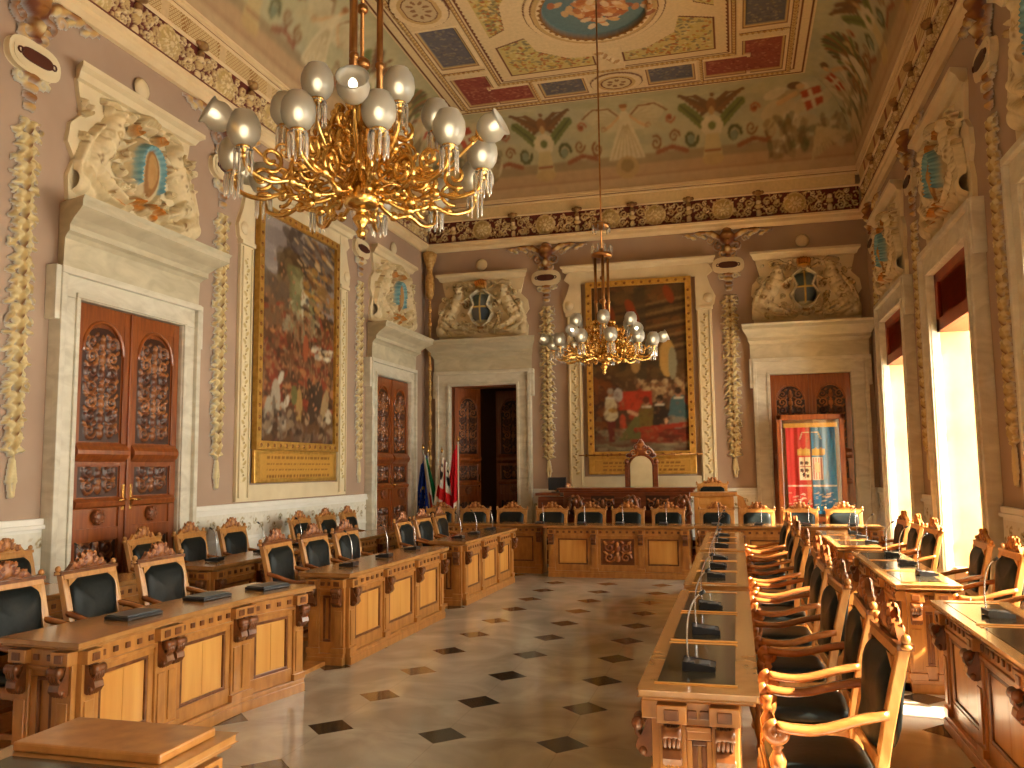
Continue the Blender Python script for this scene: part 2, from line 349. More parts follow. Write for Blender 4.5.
# door cases, pediments with their sculpture, garlands
def casing(name, wall, u, hw=.73, top=3.5, hood=True, arch=.32):
    loc, rz = WALLS[wall]; r = struct(name, loc(u), rz); o = hw+arch
    m = MB()
    for s in (-1, 1):
        x0, x1 = sorted((s*hw, s*o)); m.box(x0, x1, -.10, 0, 0, top); m.box(min(s*(hw+.01), s*(hw+.06)), max(s*(hw+.01), s*(hw+.06)), -.125, -.09, 0, top+.01)
        m.box(min(s*(o-.07), s*o), max(s*(o-.07), s*o), -.15, -.09, 0, top+arch-.072); m.box(min(s*(o-.03), s*(o+.06)), max(s*(o-.03), s*(o+.06)), -.13, 0, top-.25, top+arch)
        m.box(min(s*hw, s*(o+.02)), max(s*hw, s*(o+.02)), -.16, 0, 0, .3)
    m.box(-o, o, -.10, 0, top, top+arch); m.box(-hw-.06, hw+.06, -.127, -.09, top+.01, top+.06); m.box(-o+.001, o-.001, -.151, -.09, top+arch-.07, top+arch+.002)
    m.build('architrave', CASING, r, .008)
    if hood:
        m = MB(); z = top+arch; P = [(0, z), (-.12, z), (-.13, z+.28), (-.17, z+.32), (-.22, z+.34), (-.22, z+.40), (-.30, z+.46), (-.42, z+.52), (-.45, z+.54), (-.45, z+.60), (-.48, z+.64), (0, z+.66)]
        x = 1.03
        R = [[(sx*(x+(-p[0])*.42), p[0], p[1]) for p in P] for sx in (-1, 1)]
        m.loft(R, True, True, False); m.build('hood', GREYM, r)
    return r
def pediment(name, wall, u, hw=1.02, z0=4.5, z1=5.93, lab=None):
    loc, rz = WALLS[wall]; r = struct(name, loc(u), rz)
    m = MB()                                            # scroll-sided stucco board with a moulded ledge
    P = [(-hw+.04, z0), (hw-.04, z0), (hw-.02, z0+.25), (hw-.1, z0+.45), (hw+.0, z0+.6), (hw-.03, z0+.8), (hw-.18, z0+.95), (hw-.12, z1-.25), (hw-.1, z1-.12)]
    P = P+[(-x, z) for x, z in P[::-1][:-2]]+[(-hw+.02, z0+.25)]
    m.prism(P, -.05, 0); Q = [(0, z1-.16), (-.10, z1-.14), (-.14, z1-.08), (-.20, z1-.05), (-.20, z1), (0, z1+.02)]
    m.loft([[(sx*(hw-.12-p[0]*.6), p[0], p[1]) for p in Q] for sx in (-1, 1)], True, True, False)
    m.build('board', STUCCO, r); return r
def sculpture(kind, res=.0105):
    """two reclining figures round an arched or shield-shaped centre"""
    c = Cv(-1.0, 1.0, 0, 1.32, res, C(214,196,156)); A = C(222,204,164); B = C(204,184,142); D = C(150,112,66); G = C(190,120,40)
    for s in (-1, 1):
        c.ell(s*.55, .10, .42, .12, B, .05); c.ell(s*.80, .12, .14, .10, A, .09)
        c.stroke([(s*.92, .16), (s*.78, .42), (s*.62, .62)], (.13, .15), A, .13)         # haunch and trunk
        c.stroke([(s*.62, .62), (s*.5, .86)], (.14, .10), A, .17); c.ell(s*.50, .98, .085, .10, A, .20); c.ell(s*.50, 1.04, .095, .06, B, .19)
        c.stroke([(s*.58, .80), (s*.40, .72), (s*.26, .82)], (.05, .035), A, .17)        # arm to the shield
        c.stroke([(s*.80, .40), (s*.58, .26), (s*.34, .16)], (.085, .04), A, .16); c.stroke([(s*.88, .25), (s*.62, .10), (s*.36, .07)], (.07, .035), B, .14)
        for k in range(5): c.stroke([(s*(.66+.05*k), .86-.06*k), (s*(.78+.045*k), .72-.09*k), (s*(.86+.03*k), .50-.09*k)], (.03, .018), B if k % 2 else A, .11)
        for k in range(3): c.spiral(s*(.30+.05*k), 1.08-.40*k, .07, 1.3, D if k % 2 else B, .018, .10, s, k); 
        c.stroke([(s*.16, 1.02), (s*.34, 1.10), (s*.46, 1.18), (s*.62, 1.14)], (.03, .04), B, .08)
        c.daubs(16, (s*.55-.35, s*.55+.35, .12, 1.0), [D, B, C(170,140,90)], .018, .012, .7)
        for k in range(4): c.ell(s*(.16+.09*k), 1.17-.03*k, .045, .035, A, .11, s*.4)
    for _ in range(90):                                # shells, leaves and drapery folds
        x = RNG.uniform(-.92, .92); z = RNG.uniform(.08, 1.1)
        if abs(x) < .24 and .3 < z < .95: continue
        if RNG.rand() < .5: c.spiral(x, z, RNG.uniform(.035, .065), 1.2, (B, A, C(186,158,108))[RNG.randint(3)], .014, RNG.uniform(.13, .2), 1 if x > 0 else -1, RNG.rand()*6)
        else: c.ell(x, z, RNG.uniform(.03, .06), RNG.uniform(.012, .024), (A, B, A, B, D)[RNG.randint(5)], RNG.uniform(.10, .19), RNG.rand()*3)
    for _ in range(70):  # flat brown spots, painted in as dark crevices of the relief
        x = RNG.uniform(-.9, .9); z = RNG.uniform(.06, 1.15); c.ell(x, z, .022, .016, C(120,84,48), None, RNG.rand()*3, .8)
    if kind == 'arch':
        c.ell(0, .60, .27, .38, B, .185)
        for k in range(19):
            t = PI*(k/18*1.1-.05); r = .185; c.ell(r*math.cos(t), .62+r*1.2*math.sin(t), .05, .036, C(104,152,164) if k % 2 else C(132,176,182), .23, t)
        for k in range(6):
            for s in (-1, 1): c.ell(s*.185, .62-.045*k, .045, .034, C(104,152,164) if k % 2 else C(132,176,182), .22)
        c.ell(0, .54, .12, .27, C(150,104,56), .19); c.ell(0, .57, .08, .2, C(184,142,86), .21)
        for s in (-1, 1):
            for k in range(5): c.ell(s*(.08+.05*k), .20-.012*k, .04, .03, G, .2, k)
            c.spiral(s*.2, .99, .07, 1.2, G, .02, .2, s)
    else:
        c.ell(0, .62, .24, .34, C(196,190,160), .17)
        for P_, q in (((-.2, 0, .62, .9), C(72,88,84)), ((0, .2, .62, .9), C(96,108,112)), ((-.2, 0, .34, .62), C(110,112,110)), ((0, .2, .34, .62), C(64,78,92))): c.rect(P_[0], P_[1], P_[2], P_[3], q)
        c.stroke([(-.2, .62), (.2, .62)], .014, C(200,170,90), .19); c.stroke([(0, .32), (0, .92)], .014, C(200,170,90), .19)
        for s in (-1, 1): c.stroke([(s*.06, .98), (s*.22, .86), (s*.15, .66), (s*.27, .48), (s*.17, .3), (s*.05, .2)], (.026, .02), C(214,204,176), .21); c.spiral(s*.22, .24, .07, 1.2, A, .022, .15, -s)
    for x in (-.1, -.05, 0, .05, .1): c.ell(x, 1.13+.03*math.cos(x*14), .03, .085, G if kind != 'arch' else B, .20)
    c.ell(0, 1.06, .13, .035, C(206,150,60) if kind != 'arch' else A, .21); c.ell(0, .14, .10, .07, D, .14)
    for k in range(9): c.ell(-.4+.1*k, .10+.03*(k % 2), .05, .035, G if k % 3 == 0 and kind == 'arch' else B, .10)
    c.smooth(1, 1); return c.build('relief', RELIEF, None, lambda X, Y, H: (X, -.04-H, Y))
SCULPT = {}
def overdoor(kind, wall, u, label, z=4.56, sc=1.0):
    loc, rz = WALLS[wall]; p = proud(wall, loc(u)); t = thing('overdoor_relief', label, 'relief', (p[0], p[1], z), rz, None)
    if kind not in SCULPT: o = sculpture(kind); SCULPT[kind] = o
    else: o = SCULPT[kind].copy(); SC.collection.objects.link(o)
    o.name = 'carved_figures'; o.parent = t
    m = MB(); m.lathe([(.001, 0), (.10, .01), (.13, .03), (.09, .06), (.03, .075), (.001, .08)], (0, 0, 0), 14)
    m.v = [(x, -z_, y+1.56) for x, y, z_ in m.v]; m.build('shell', STUCCO, t)
    return t
def garland_parts(t):
    A, B, D = C(214,196,148), C(192,166,112), C(120,80,44)
    c = Cv(-.2, .2, 0, 3.62, .0085); y = 3.6; k = 0
    while y > .45:                                       # bunches of leaves, fruit between; brown dots paint in the dark gaps
        big = k % 2 == 0; w_ = .165 if big else .13; w_ *= .55+.45*min(1, y/1.6)
        for s in (-1, 1):
            for q in range(3): c.ell(s*w_*(.3+.22*q), y-.05-.04*q+RNG.uniform(-.02, .02), .06, .02, A if q % 2 else B, .045, s*(-.75+.25*q)+RNG.uniform(-.35, .35))
            for q in range(3): c.ell(s*w_*RNG.uniform(.2, .95), y-RNG.uniform(0, .14), .042, .015, (A, B, C(176,148,98))[RNG.randint(3)], RNG.uniform(.03, .06), s*RNG.uniform(-1.6, .2))
            c.ell(s*.045, y-.02, .05, .035, A, .07, s*.6)
        c.ell(0, y-.07, .035, .075, B, .08); c.ell(.02*(-1)**k, y-.15, .022, .022, D, .05); c.ell(-.03*(-1)**k, y-.16, .03, .03, A, .06)
        c.stroke([(0, y-.1), (0, y-.26)], .016, D, .03); y -= .15 if big else .125; k += 1
    c.stroke([(0, .5), (.0, .32)], .02, B, .04)
    for s in (-1, 1): c.stroke([(0, .34), (s*.03, .16), (s*.015, 0.02)], (.035, .018), A, .045); c.ell(s*.06, .44, .05, .02, A, .04, s*.5)
    c.smooth(1, 1); o = c.build('leaf_strand', RELIEF, t, lambda X, Y, H: (X, -.005-H, Y+1.52))
    m = MB(); P = [(.30*math.cos(a)*(1 if abs(math.cos(a)) > .3 else 1), .155*math.sin(a)) for a in np.linspace(0, 2*PI, 25)[:-1]]
    P = [(math.copysign(abs(x/.3)**.6, x)*.3, math.copysign(abs(y/.155)**.8, y)*.155) for x, y in P]
    m.prism([(x, z+5.73) for x, z in P], -.07, 0); m.prism([(x*.86, z*.8+5.73) for x, z in P], -.085, -.06); m.build('cartouche', STUCCO, t, .01)
    m = MB(); m.prism([(x*.62, z*.42+5.73) for x, z in P], -.1, -.08)
    for s in (-1, 1): m.tube([(s*.2+.028*math.cos(a), -.095, 5.73+.028*math.sin(a)) for a in np.linspace(0, 2*PI, 9)], .009, 5)
    m.build('cartouche_inlay', mat('dark_red_inlay', C(78,34,20), .5) if 'dark_red_inlay' not in bpy.data.materials else bpy.data.materials['dark_red_inlay'], t)
    G, H_, R_ = C(150,98,46), C(198,158,96), C(112,60,34)
    c = Cv(-.95, .95, 5.12, 6.52, .014)
    for k in range(4): c.ell(0, 5.56-.1*k, .11-.015*k, .04, H_ if k % 2 else G, .08)
    for s in (-1, 1):
        c.spiral(s*.14, 5.52, .07, 1.2, A, .02, .07, s); c.spiral(s*.10, 5.98, .10, 1.3, H_, .026, .10, s, 1); c.spiral(s*.17, 6.12, .09, 1.2, G, .022, .09, -s, 2)
        c.stroke([(s*.12, 6.3), (s*.30, 6.42), (s*.55, 6.44), (s*.85, 6.40)], (.05, .02), G, .07)
        for k in range(6): c.ell(s*(.26+.1*k), 6.36+.05*(k % 2)-.005*k, .065, .035, H_ if k % 2 else C(216,190,130), .07, s*.5)
        c.spiral(s*.34, 6.27, .07, 1.2, H_, .018, .06, s)
    c.ell(0, 6.30, .16, .16, R_, .16); c.ell(0, 6.34, .12, .09, G, .2); c.ell(-.05, 6.33, .025, .02, H_, .21); c.ell(.05, 6.33, .025, .02, H_, .21); c.ell(0, 6.22, .06, .05, G, .2)
    c.ell(0, 6.05, .085, .11, G, .15); c.ell(0, 6.05, .05, .05, A, .18); c.ell(0, 5.92, .06, .04, R_, .12); c.ell(0, 6.45, .1, .05, G, .16)
    c.smooth(1, 1); c.build('mask_ornament', RELIEF, t, lambda X, Y, H: (X, -.003-H, Y))
GAR = None
def garland(wall, u, label):
    global GAR
    loc, rz = WALLS[wall]
    if GAR is None: GAR = t = thing('stucco_garland', label, 'garland', proud(wall, loc(u)), rz); garland_parts(t)
    else: t = dup(GAR, proud(wall, loc(u)), rz, label)
    return t
casing('door_1', 'L', D1, .82, 3.5, True, .29); casing('door_2', 'L', D2, .82, 3.5, True, .29); casing('door_3', 'B', -5.135); casing('door_4', 'B', 1.415)
for nm, wl, u in (('trim_1', 'L', D1), ('trim_2', 'L', D2), ('trim_3', 'B', -5.135), ('trim_4', 'B', 1.415)): pediment(nm, wl, u)
overdoor('arch', 'L', D1+.05, 'cream figure relief around a blue arch above the big walnut door at the left')
overdoor('arch', 'L', D2+.1, 'cream figure relief around a blue arch above the far left door beside the corner')
overdoor('shield', 'B', -5.16, 'relief of two figures holding a crowned shield over the dark open doorway')
overdoor('shield', 'B', 1.40, 'relief of two figures holding a crowned shield above the red and blue banner')
for i, yc in enumerate(WIN[:3]):
    r = casing('trim_%d' % (5+i), 'R', yc, .93, 4.16, False, .34); pediment('trim_%d' % (8+i), 'R', yc, 1.15, 4.52, 6.0)
    if i < 2: overdoor('arch', 'R', yc, 'cream figure relief around a blue arch over the %s window of the right wall' % ('farthest', 'nearer')[i], 4.6)
overdoor('arch', 'R', WIN[2], 'cream figure relief at the right edge of the picture above the nearest window', 4.6)
for wl, u, l in (('L', 6.3, 'leafy stucco garland left of the big walnut door, nearest on the left wall'), ('L', 9.45, 'leafy stucco garland between the big walnut door and the battle painting'),
        ('L', 13.66, 'leafy stucco garland between the battle painting and the far left door'), ('B', -3.74, 'leafy stucco garland on the back wall between dark doorway and council painting'),
        ('B', -.02, 'leafy stucco garland on the back wall between council painting and banner'), ('R', 8.9, 'leafy stucco garland on the right wall nearest the right edge'),
        ('R', 12.6, 'leafy stucco garland on the right wall between the two visible windows'), ('R', 16.02, 'leafy stucco garland on the right wall beside the back corner')): garland(wl, u, l)
# gilded rod in the left back corner
t = thing('corner_garland', 'narrow gilded garland column in the back left corner above the flags', 'garland', (XL+.175, YB-.175, 0))
m = MB(); m.tube([(0, 0, 1.35), (0, 0, 6.4)], .03, 8)
for k in range(30): m.ball((0, 0, 1.5+.16*k), .05 if k % 2 else .035, 1, 1, 1.4, 8, 5)
m.build('rod', mat('old_gold', C(170,124,60), .5, .2, C(206,170,104), 20), t)
m = MB(); m.lathe([(.05, 5.42), (.09, 5.5), (.11, 5.7), (.09, 5.9), (.05, 5.98), (.07, 6.1), (.13, 6.25), (.16, 6.4), (.1, 6.45)], (0, 0, 0), 12); m.build('capital', bpy.data.materials['old_gold'], t)
# ------------------------------------------------------------------ cornice, frieze, cove, ceiling
def span(wall): return {'L': (YF, YB), 'B': (XL, XR), 'R': (YF, YB), 'F': (XL, XR)}[wall]
def wp(wall, u, c, z):
    """point on a wall at coordinate u, pushed in by c; u is clipped by the mitres"""
    a, b = span(wall); u = min(max(u, a+c), b-c)
    return {'L': (XL+c, u, z), 'R': (XR-c, u, z), 'B': (u, YB-c, z), 'F': (u, YF+c, z)}[wall]
def run(name, prof, mt, kind='structure'):
    m = MB()
    for wl in 'LBRF':
        a, b = span(wl); R = [[wp(wl, e, c, z) for c, z in prof] for e in (a, b)]; m.loft(R, True, False, False)
    o = m.build(name, mt); o['kind'] = kind; return o
run('trim_11', [(0, 6.46), (.05, 6.47), (.10, 6.52), (.10, 6.58), (.13, 6.60), (.13, 6.64), (.02, 6.66), (0, 6.66)], CREAM)
run('trim_12', [(0, 7.10), (.07, 7.11), (.085, 7.125), (.085, 7.145), (0, 7.15)], CREAM)
run('trim_13', [(0, 7.35), (.10, 7.352), (.12, 7.365), (.12, 7.39), (.105, 7.395), (.105, 7.405), (.14, 7.41), (.14, 7.435), (.125, 7.44), (.125, 7.455), (.155, 7.46), (.155, 7.49), (0, 7.50)], CREAM)
run('trim_14', [(.0, 6.645), (.137, 6.646), (.137, 6.658), (0, 6.66)], PINKL)
run('trim_15', [(.0, 7.396), (.115, 7.396), (.115, 7.404), (0, 7.404)], PINKL)
RF = C(104,42,30)
def frieze(wall, u0, u1, roundels=None, step=1.3):
    c = Cv(u0, u1, 6.66, 7.11, .016, RF, 0); K = [C(226,204,158), C(206,176,122), C(190,160,112)]
    roundels = roundels or list(np.arange(u0+.5, u1, step))
    for x in roundels:
        c.ell(x, 6.885, .215, .215, C(216,192,140), .035); c.ell(x, 6.885, .18, .18, C(192,164,104), .06)
        for k in range(10): c.ell(x+.1*math.cos(k*PI/5), 6.87+.1*math.sin(k*PI/5), .045, .018, K[0], .065, k*PI/5)
        c.ell(x, 6.87, .04, .04, K[0], .09)
    mids = [(a+b)/2 for a, b in zip(roundels[:-1], roundels[1:])]
    for x in mids+[roundels[0]-step/2, roundels[-1]+step/2]:
        c.ell(x, 6.74, .05, .08, K[0], .05); c.ell(x, 6.88, .07, .05, K[1], .07); c.ell(x, 6.96, .05, .05, K[0], .08)
        for s in (-1, 1):
            c.spiral(x+s*.17, 6.96, .09, 1.4, K[1], .02, .04, s, 0); c.spiral(x+s*.20, 6.78, .09, 1.4, K[0], .02, .04, -s, 1); c.spiral(x+s*.36, 6.90, .07, 1.3, K[2], .018, .035, s, 2)
            c.spiral(x+s*.30, 6.76, .06, 1.3, K[1], .016, .03, -s, 3); c.spiral(x+s*.32, 7.03, .05, 1.2, K[0], .015, .03, s, 1); c.spiral(x+s*.46, 6.78, .055, 1.2, K[1], .015, .03, s, 1)
            for k in range(40): c.ell(x+s*(.08+.014*k), 6.68+.41*RNG.rand(), .034, .015, K[k % 3], .03, RNG.rand()*3)
    sp = .10
    f = {'L': lambda X, Y, H: (XL+.02+H+(Y-6.66)*.08, np.clip(X, YF, YB-.1), Y), 'R': lambda X, Y, H: (XR-.02-H-(Y-6.66)*.08, np.clip(X, YF, YB-.1), Y), 'B': lambda X, Y, H: (np.clip(X, XL+.1, XR-.1), YB-.02-H-(Y-6.66)*.08, Y)}[wall]
    sgn(c.build({'L': 'trim_16', 'R': 'trim_17', 'B': 'trim_18'}[wall], RELIEF, None, f, cull=False), kind='structure')
    # small masks crowning the frieze
    m = MB()
    for x in mids:
        p = wp(wall, x, .11, 7.13); m.ball(p, .062, 1.2, 1.2, 1.0, 8, 5); m.ball(wp(wall, x, .08, 7.02), .05, 1, 1, 1.2, 8, 5)
        for s in (-1, 1): m.ball(wp(wall, x+s*.075, .10, 7.14), .04, 1, 1, 1, 6, 4)
    o = m.build('mask_knobs', mat('dull_gold_paint', C(170,134,78), .6, 0, C(130,84,48), 14) if 'dull_gold_paint' not in bpy.data.materials else bpy.data.materials['dull_gold_paint'], None); o.name = {'L': 'trim_19', 'R': 'trim_20', 'B': 'trim_21'}[wall]; o['kind'] = 'structure'
frieze('B', XL, XR, [-5.14, -3.74, -2.36, -1.43, -.08, 1.29]); frieze('L', 2, YB, None, 1.15); frieze('R', 4, YB, None, 1.15)
def band(wall, u0, u1, nm):                              # gold lattice band above the frieze
    c = Cv(u0, u1, 7.15, 7.355, .014, C(222,196,146), 0)
    d = .055; P = ((c.X/d+c.Y/d) % 1 < .28) | ((c.X/d-c.Y/d) % 1 < .28); seg = ((c.X % 1.15) > .14)
    if wall == 'L': c.col[P & seg] = C(160,112,52); c.col[~seg] = C(214,186,140)
    elif wall == 'R': c.col[((c.X/.07) % 1 < .4) & seg] = C(168,120,56); c.col[~seg] = C(150,90,60)
    f = {'L': lambda X, Y, H: (XL+.08+(Y-7.15)*.1, np.clip(X, YF, YB-.2), Y), 'R': lambda X, Y, H: (XR-.08-(Y-7.15)*.1, np.clip(X, YF, YB-.2), Y), 'B': lambda X, Y, H: (np.clip(X, XL+.16, XR-.16), YB-.08-(Y-7.15)*.1, Y)}[wall]
    sgn(c.build(nm, RELIEF, None, f, cull=False), kind='structure')
band('B', XL, XR, 'trim_22'); band('L', 2, YB, 'trim_23'); band('R', 4, YB, 'trim_24')
CV0, CZ0, CV1, CZ1 = .14, 7.49, 1.07, 9.05
def cove_xy(v):                                          # v 0..1 from the cornice up to the flat ceiling
    t = v*PI/2; return CV0+(CV1-CV0)*(1-np.cos(t)), CZ0+(CZ1-CZ0)*np.sin(t)
def cove(wall, u0, u1, res, nm):
    BG = C(186,182,146); c = Cv(u0, u1, 0, 1.75, res, BG, 0); H = None
    GR, DG, BR, RD, WH_, SK, TN = C(96,112,54), C(60,72,40), C(132,78,40), C(140,54,34), C(218,206,170), C(210,170,124), C(170,128,92)
    c.daubs(160, (u0, u1, .4, 1.75), [C(176,176,140), C(198,190,150), C(170,170,150)], .35, .12, .3, 0)
    c.rect(u0, u1, 0, .34, C(190,158,122)); c.rect(u0, u1, .15, .18, C(160,120,90)); c.rect(u0, u1, 0, .15, C(200,170,134)); c.rect(u0, u1, .34, .48, C(128,82,46), a=.55)
    mid = (XL+XR)/2 if wall == 'B' else PAN
    def fig(x, k=1, col=WH_):                            # winged angel
        for s in (-1, 1):
            c.ell(x+s*.42*k, 1.14, .40*k, .24*k, C(206,196,160), rot=s*.35); c.stroke([(x+s*.08, 1.1), (x+s*.3*k, 1.34*1), (x+s*.62*k, 1.36), (x+s*.85*k, 1.18)], (.02, .02), BR)
            for q in range(6): c.stroke([(x+s*.15, 1.12), (x+s*(.45+.07*q)*k, 1.28-.09*q)], .02, C(190,178,140), a=.6)
            c.stroke([(x+s*.08, 1.16), (x+s*.28, 1.0), (x+s*.42, .92)], .028, SK); c.spiral(x+s*.45, .92, .06, 1, TN, .015)
        c.poly([(x-.10, 1.05), (x+.10, 1.05), (x+.38*k, .42), (x-.38*k, .42)], col)
        for q in range(7): c.stroke([(x-.02+.01*q, 1.0), (x-.3+.1*q, .44)], .012, C(180,160,120), a=.6)
        c.ell(x, 1.12, .10, .15, col); c.ell(x, 1.33, .06, .08, SK); c.ell(x, 1.38, .085, .06, C(150,90,44))
        c.ell(x, .30, .24, .17, C(190,160,110)); c.ell(x, .33, .14, .1, C(150,126,80))
    def eagle(x):
        for s in (-1, 1):
            c.stroke([(x+s*.2, .86), (x+s*.55, 1.18)], (.10, .05), GR); c.stroke([(x+s*.24, .88), (x+s*.6, 1.22)], .02, DG)
            for q in range(7): c.stroke([(x+s*.05, 1.10), (x+s*(.18+.07*q), 1.02+.075*q+.0)], (.04, .022), BR if q % 2 else C(96,56,32))
            c.stroke([(x+s*.08, 1.2), (x+s*.3, 1.40), (x+s*.62, 1.44)], (.05, .02), C(104,60,34))
            c.spiral(x+s*.42, .64, .14, 1.4, DG, .035, None, s); c.spiral(x+s*.75, .70, .11, 1.4, BR, .022, None, -s); c.spiral(x+s*.82, 1.02, .10, 1.4, C(170,100,70), .022, None, s)
            c.spiral(x+s*1.12, .62, .12, 1.4, BR, .025, None, s, 2); c.ell(x+s*.42, .62, .07, .07, C(120,140,120)); c.ell(x+s*.82, 1.02, .045, .045, RD)
            c.stroke([(x+s*.5, .46), (x+s*.8, .54), (x+s*1.1, .48)], .04, RD, a=.7)
        c.ell(x, 1.16, .09, .17, BR); c.ell(x+.02, 1.40, .045, .06, C(110,64,34)); c.ell(x, 1.06, .05, .09, C(190,150,96))
        for q in range(9): a_ = q*2*PI/9; c.ell(x+.15*math.cos(a_), .80+.13*math.sin(a_), .07, .06, WH_)
        c.ell(x, .80, .07, .07, GR); c.poly([(x-.12, .68), (x+.12, .68), (x+.2, .30), (x-.2, .30)], C(204,186,136)); c.ell(x, .30, .21, .09, C(196,166,116)); c.stroke([(x-.15, .42), (x+.15, .42)], .02, RD)
    def group(x, s=1):                                   # corner group of reclining figures with a shield
        for q in range(26): c.ell(x+s*(-.7+1.3*RNG.rand()), .35+.9*RNG.rand(), .22, .1, [WH_, C(196,180,140), C(170,150,112), C(206,190,150)][q % 4], rot=RNG.rand()*3, a=.8)
        c.daubs(60, (x-.8, x+.8, .25, .8), [C(120,96,62), C(140,120,84), DG, C(100,70,50)], .10, .05, .6)
        for q in range(12): c.stroke([(x+s*.2, .6), (x+s*(.1+.06*q), .15+.03*q)], .018, C(206,186,140))
        c.poly([(x-.12, 1.22), (x+.24, 1.32), (x+.32, .98), (x+.02, .86)], C(176,40,26)); c.stroke([(x-.05, 1.05), (x+.28, 1.13)], .035, WH_); c.stroke([(x+.06, 1.22), (x+.16, .92)], .035, WH_)
        c.ell(x-.22, 1.38, .14, .09, C(90,46,26)); c.ell(x-.12, 1.34, .08, .07, SK); c.stroke([(x-.5, 1.05), (x-.2, 1.2)], .05, SK)
    def palm(x):
        for q in range(16):
            a_ = .2+q*.18; c.stroke([(x, .7), (x+.55*math.cos(a_), .7+.8*math.sin(a_))], (.05, .02), [DG, BR, GR, C(90,60,34)][q % 4])
        for q in range(40): c.ell(x-.45+.9*RNG.rand(), .4+.7*RNG.rand(), .10, .05, [WH_, C(200,170,110), BR, DG][q % 4], rot=RNG.rand()*3, a=.8)
        c.ell(x, .75, .14, .22, WH_); c.spiral(x+.5, .62, .15, 1.4, BR, .03); c.spiral(x-.5, .62, .15, 1.4, BR, .03, None, -1)
    fig(mid); eagle(mid-1.72); eagle(mid+1.72)
    if wall == 'B': group(mid+3.5); group(mid-3.5, -1)
    else:
        for x, k in ((mid+4.3, 0), (mid+3.2, 1), (mid-3.1, 1), (mid-4.6, 0), (mid-6.0, 2), (mid-7.4, 1)):
            if u0 < x < u1: (group, palm, fig)[k](x)
    c.col = c.col*.80+np.array(C(182,168,130))*.20; c.smooth(0, 1)
    def f(X, Y, H_):
        cc, z = cove_xy(Y/1.75); X = {'B': lambda: np.clip(X, XL+cc, XR-cc), 'L': lambda: np.clip(X, YF+cc, YB-cc), 'R': lambda: np.clip(X, YF+cc, YB-cc)}[wall]()
        return {'L': (XL+cc, X, z), 'R': (XR-cc, X, z), 'B': (X, YB-cc, z)}[wall]
    sgn(c.build(nm, FRESCO, None, f, cull=False), kind='structure')
cove('B', XL, XR, .018, 'ceiling_cove_back'); cove('L', YF, YB, .03, 'ceiling_cove_left'); cove('R', YF, YB, .026, 'ceiling_cove_right')
m = MB(); a, b = cove_xy(np.linspace(0, 1, 7)); m.loft([[(x, YF+c, z) for x in (XL+c, XR-c)] for c, z in zip(a, b)], False, False)
sgn(m.build('ceiling_cove_front', STUCCO), kind='structure')
m = MB(); m.box(XL-.3, XR+1.0, YF-.3, YB+.5, 9.12, 9.3); sgn(m.build('ceiling', CREAM), kind='structure')
